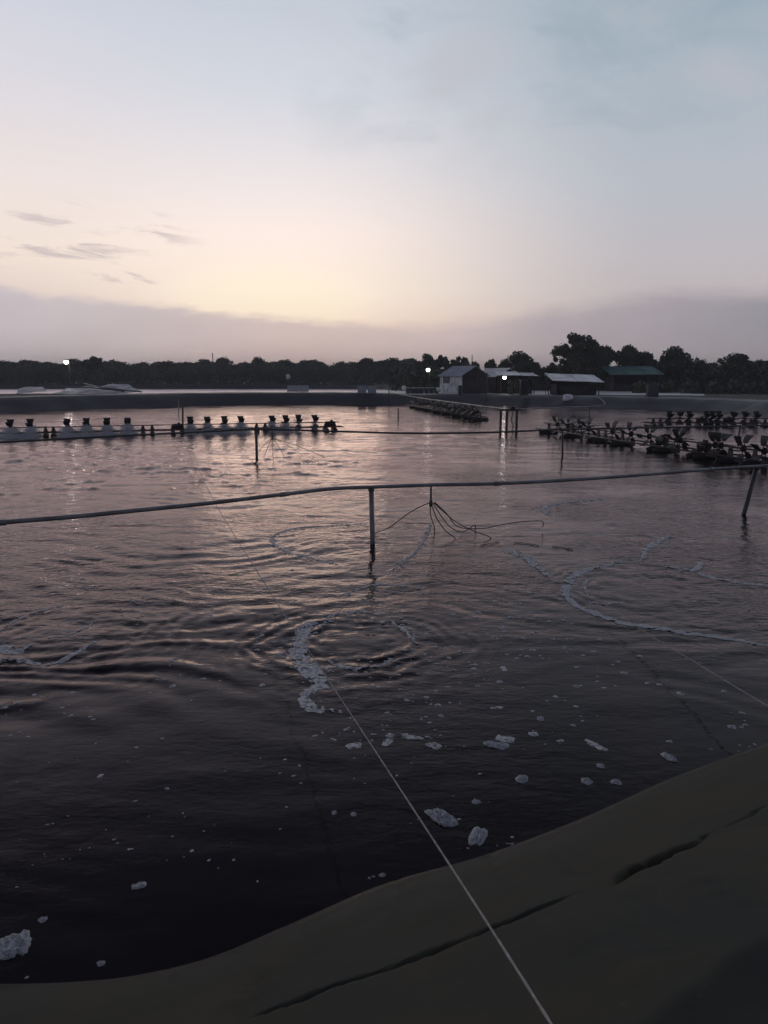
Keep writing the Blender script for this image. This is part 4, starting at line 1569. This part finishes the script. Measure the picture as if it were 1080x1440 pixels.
# lamps
def lamp(name, loc, pole_foot, r, power, label, arm=False):
    loc = Vector(loc)
    o = empty(name, pole_foot)
    tag(o, label, 'lamp')
    pf = Vector(pole_foot)
    if arm:
        MB().tube(rel([loc + Vector((0, 0, .35)), loc + Vector((0, 0, r * .8))], o), .012, 5).build('cord', M['black_plastic'], o)
    else:
        MB().tube(rel([pf, (pf.x, pf.y, loc.z + .1)], o), .045, 6).build('pole', M['steel'], o)
        MB().tube(rel([(pf.x, pf.y, loc.z + .08), (loc.x, loc.y, loc.z + .1)], o), .03, 6).build('arm', M['steel'], o)
    m = MB()
    for i in range(7):
        ph = -math.pi / 2 + math.pi * i / 6
        m.v += [tuple((loc - o.location) + Vector((r * math.cos(ph) * math.cos(2 * math.pi * j / 12), r * math.cos(ph) * math.sin(2 * math.pi * j / 12), r * math.sin(ph)))) for j in range(12)]
    m.f = [tuple(int(q) for q in f) for f in grid_faces(7, 12, True)]
    m.build('bulb', M['bulb'], o, True)
    MB().tube([loc - o.location + Vector((0, 0, r * .7)), loc - o.location + Vector((0, 0, r * 1.3))], [r * 1.1, r * .4], 10).build('socket', M['black_plastic'], o)
    ld = bpy.data.lights.new('lamp_light', 'POINT')
    ld.energy = power
    ld.shadow_soft_size = r * 1.2
    ld.color = (1, .97, .9)
    lo = bpy.data.objects.new('lamp_light', ld)
    col.objects.link(lo)
    lo.parent = o
    lo.location = loc - o.location + Vector((0, -r * 2.6, -r * .8))
    return o


l1 = D(93, 509, 88)
lamp('pole_lamp', l1, (l1.x + .25, 88.2, GZ), .26, 45, 'bright white lamp on a pole in front of the distant treeline')
l2 = D(602, 520, 92)
lamp('pole_lamp', l2, (l2.x + .2, 92.2, GZ), .24, 9, 'round white lamp on a thin pole near the grey roofed hut')
l3 = D(709.5, 531, 79.4)
lamp('hut_lamp', l3, (l3.x, 79.4, GZ), .20, 11, 'bright bulb hanging under the edge of the porch roof', True)

# small things along the far bank
def sack(px, py, Y, w, h, label, mat='sack', group=None, name='sack'):
    c = D(px, py, Y)
    o_m = MB()
    n, m_ = 10, 6
    seed = random.random() * 50
    vs = []
    for i in range(m_):
        ph = -math.pi / 2 + math.pi * i / (m_ - 1)
        for j in range(n):
            th = 2 * math.pi * j / n
            q = max(math.cos(ph), 0.0) ** .6 * (1 + .25 * float(vnoise(np.array(th * .9 + seed), np.array(ph * 2 + seed), 3)))
            vs.append((w / 2 * q * math.cos(th), w * .4 * q * math.sin(th), h / 2 * (1 + math.sin(ph))))
    o_m.add(vs, [tuple(int(q) for q in f) for f in grid_faces(m_, n, True)])
    o = o_m.build(name, M[mat], None, True)
    o.location = c
    tag(o, label, 'sack' if name == 'sack' else name.replace('_', ' '), group)
    return o


def drum(px, Y, zb, r, h, label, mat='drum', group=None, lidmat='sack'):
    x = X_at(px, Y)
    o = empty('drum', (x, Y, zb))
    tag(o, label, 'drum', group)
    MB().tube([(0, 0, 0), (0, 0, h * .3), (0, 0, h * .33), (0, 0, h * .36), (0, 0, h * .66), (0, 0, h * .69), (0, 0, h * .72), (0, 0, h)], [r, r, r * 1.06, r, r, r * 1.06, r, r], 14).build('body', M[mat], o)
    MB().tube([(0, 0, h + .002), (0, 0, h + .05)], r * .96, 14).build('lid', M[lidmat], o)
    return o


sack(798, 567, 69.4, 1.0, .85, 'round white sack lying on the bank below the white roofed shed')
sack(568, 549, 84, .55, .55, 'pale bundle on the bank at the near end of the drum row', 'sack', None, 'bundle')
sack(405, 534, 120, .7, .9, 'small pale bundle hanging before the distant treeline', 'sack', None, 'bundle')
for i, p in enumerate((574, 581, 587, 593, 600, 607, 614)):
    drum(p, 80.5 + .2 * i, GZ, .26, .62, 'dark drum in the row standing on the far bank before the lamp', 'drum', 'drums in a row on the far bank')
sack(617, 551, 78, .5, .45, 'bright white sack at the end of the drum row by the hut', 'sack')
for p, w_, lab in ((412, 1.5, 'first of two pale tilted boards on the bank of the second pond'), (427, 1.3, 'second of two pale tilted boards on the bank of the second pond')):
    x = X_at(p, 80)
    o = MB().box((0, 0, .42), (w_ * .8, .06, .75), Matrix.Rotation(R(-35), 3, 'X')).build('board', M['tarp'])
    o.location = (x, 80, 1.0)
    tag(o, lab, 'board')
for p, lab in ((509, 'pale crate on the far bank, first of a pair before the trees'), (523, 'pale crate on the far bank, second of a pair before the trees')):
    x = X_at(p, 76)
    o = empty('crate', (x, 76, 1.0))
    tag(o, lab, 'crate')
    MB().box((0, 0, .3), (.85, .6, .6)).build('body', M['roof_sheet'], o)
    MB().box((0, 0, .632), (.9, .65, .06)).build('lid', M['tarp'], o)
o = empty('control_cabinet', (X_at(737, 72.4), 72.4, .9))
tag(o, 'tall dark cabinet standing on the bank edge beside the lit porch', 'cabinet')
MB().box((0, 0, .72), (.75, .55, 1.44)).build('body', M['drum'], o)
MB().box((0, 0, 1.48), (.85, .65, .07)).build('top', M['drum'], o)
MB().box((0, -.29, .75), (.62, .03, 1.2)).build('door', M['black_plastic'], o)
o = empty('control_cabinet', (X_at(647, 71.8), 71.8, .9))
tag(o, 'narrow dark cabinet on the bank in front of the grey roofed hut', 'cabinet')
MB().box((0, 0, .45), (.34, .34, .9)).build('body', M['drum'], o)
MB().box((0, 0, .93), (.4, .4, .05)).build('top', M['drum'], o)
o = empty('control_cabinet', (X_at(918, 69), 69, .85))
tag(o, 'low broad dark cabinet on the bank below the green roof', 'cabinet')
MB().box((0, 0, .5), (.95, .6, 1.0)).build('body', M['drum'], o)
MB().box((0, 0, 1.03), (1.05, .7, .06)).build('top', M['drum'], o)

# shrub in the lamp light
c = D(718, 549, 78.5)
v_, f_ = leaf_cloud([(0, 0, .5), (.2, 0, .95), (-.15, 0, 1.25), (.1, 0, .2)], [(.35, .3, .4)] * 2 + [(.28, .28, .3), (.4, .3, .25)], [90, 90, 70, 70], .09, .2)
so_ = empty('shrub', (c.x, 78.5, GZ))
tag(so_, 'leafy green shrub lit by the hut lamp', 'shrub')
link('leaves', mesh_np('leaves', v_, f_), M['leaf_shrub'], so_)
MB().tube([(0, 0, -.1), (.02, 0, .9)], .03, 5).build('stem', M['bark'], so_)

# small tarp, and a pale sheet put in for sky sheen on the liner
def sheet(name, corners, nz_, mat, label, cat, thick=.02):
    A, B, C_, D_ = [np.array(c) for c in corners]
    n = 16
    vs = []
    for lay in (0, 1):
        for i in range(n):
            for j in range(n):
                u, w_ = i / (n - 1), j / (n - 1)
                p = (A * (1 - u) + B * u) * (1 - w_) + (D_ * (1 - u) + C_ * u) * w_
                vs.append((p[0], p[1], p[2] + float(vnoise(np.array(p[0] * .8), np.array(p[1] * .8 + p[2]), 8)) * nz_ - lay * thick))
    f = grid_faces(n, n)
    o = link(name, mesh_np(name, vs, np.concatenate([f, f[:, ::-1] + n * n]), True), M[mat])
    tag(o, label, cat)
    return o


def sheet_px(corners, nz_, mat, label, cat='tarp', name='tarp'):
    return sheet(name, [D(*c) for c in corners], nz_, mat, label, cat)


sheet_px([(72, 554, 76), (200, 552.5, 76), (180, 540.5, 80), (96, 545, 80)], .34, 'tarp', 'pale sheet added for the sky sheen on the liner slope below the pole lamp')
sheet_px([(22, 553, 74), (66, 551, 74), (60, 543, 77), (28, 546, 77)], .2, 'tarp', 'small crumpled pale tarp on the bank beside the pale sheen sheet')
for pts, lab in (([(92, 545, 78), (130, 546, 77), (175, 551, 75.5)], 'dark hose lying across the lower part of the pale sheen sheet'),
                 ([(118, 540, 80), (145, 546, 77), (200, 552, 75)], 'dark hose sliding down from the top of the pale sheen sheet')):
    tag(MB().tube([D(a, b, c) + Vector((0, -.1, .06)) for a, b, c in pts], .06, 6).build('hose', M['hose'], None, True), lab, 'hose')
# unlit globe lamp by the white roofed shed, and thin poles on the bank
g_ = D(768, 528, 77)
o = empty('globe_lamp', (g_.x, 77, GZ))
tag(o, 'small unlit pale globe lamp on a thin pole beside the white roofed shed', 'lamp')
MB().tube([(0, 0, -.1), (0, 0, g_.z - GZ)], .03, 6).build('pole', M['steel'], o)
gm_ = MB()
gm_.v = [(.15 * math.cos(p_) * math.cos(t_), .15 * math.cos(p_) * math.sin(t_), g_.z - GZ + .12 + .17 * math.sin(p_)) for p_ in np.linspace(-1.57, 1.57, 7) for t_ in np.linspace(0, 6.283, 10, endpoint=False)]
gm_.f = [tuple(int(q) for q in f) for f in grid_faces(7, 10, True)]
gm_.build('globe', M['sack'], o, True)
for px_, y0_, Y_p, lab in ((547, 531, 73, 'thin dark pole on the far bank where the pale pipe begins'), (685, 524, 74, 'thin dark pole between the grey roofed hut and the pale roofed hut')):
    t_ = D(px_, y0_, Y_p)
    post('pole', t_, (t_.x, Y_p, .8), .045, M['steel'], lab, 'pole')
# thin mast far behind the treeline
mp_ = D(301, 520, 150)
post('mast', D(298.5, 496, 150), (mp_.x, 150, GZ), .08, M['steel'], 'thin leaning mast rising out of the distant treeline', 'mast')
mp_ = D(664, 520, 98)
post('mast', D(664, 499, 98), (mp_.x, 98, GZ), .05, M['steel'], 'thin upright mast above the ridge of the grey roofed hut', 'mast')

# ------------------------------------------------------------------ evening haze
hz = MB().box((0, 0, 8), (3100, 3100, 24))
hm = bpy.data.materials.new('haze_air')
hm.use_nodes = True
k = NT(hm.node_tree)
k.n.remove(k.n['Principled BSDF'])
pv = k.n.new('ShaderNodeVolumePrincipled')
pv.inputs['Color'].default_value = (.9, .88, .9, 1)
pv.inputs['Density'].default_value = .0009
k.l.new(pv.outputs[0], k.n['Material Output'].inputs['Volume'])
tag(hz.build('haze', hm), 'thin evening haze over the ponds', None, None, 'stuff')
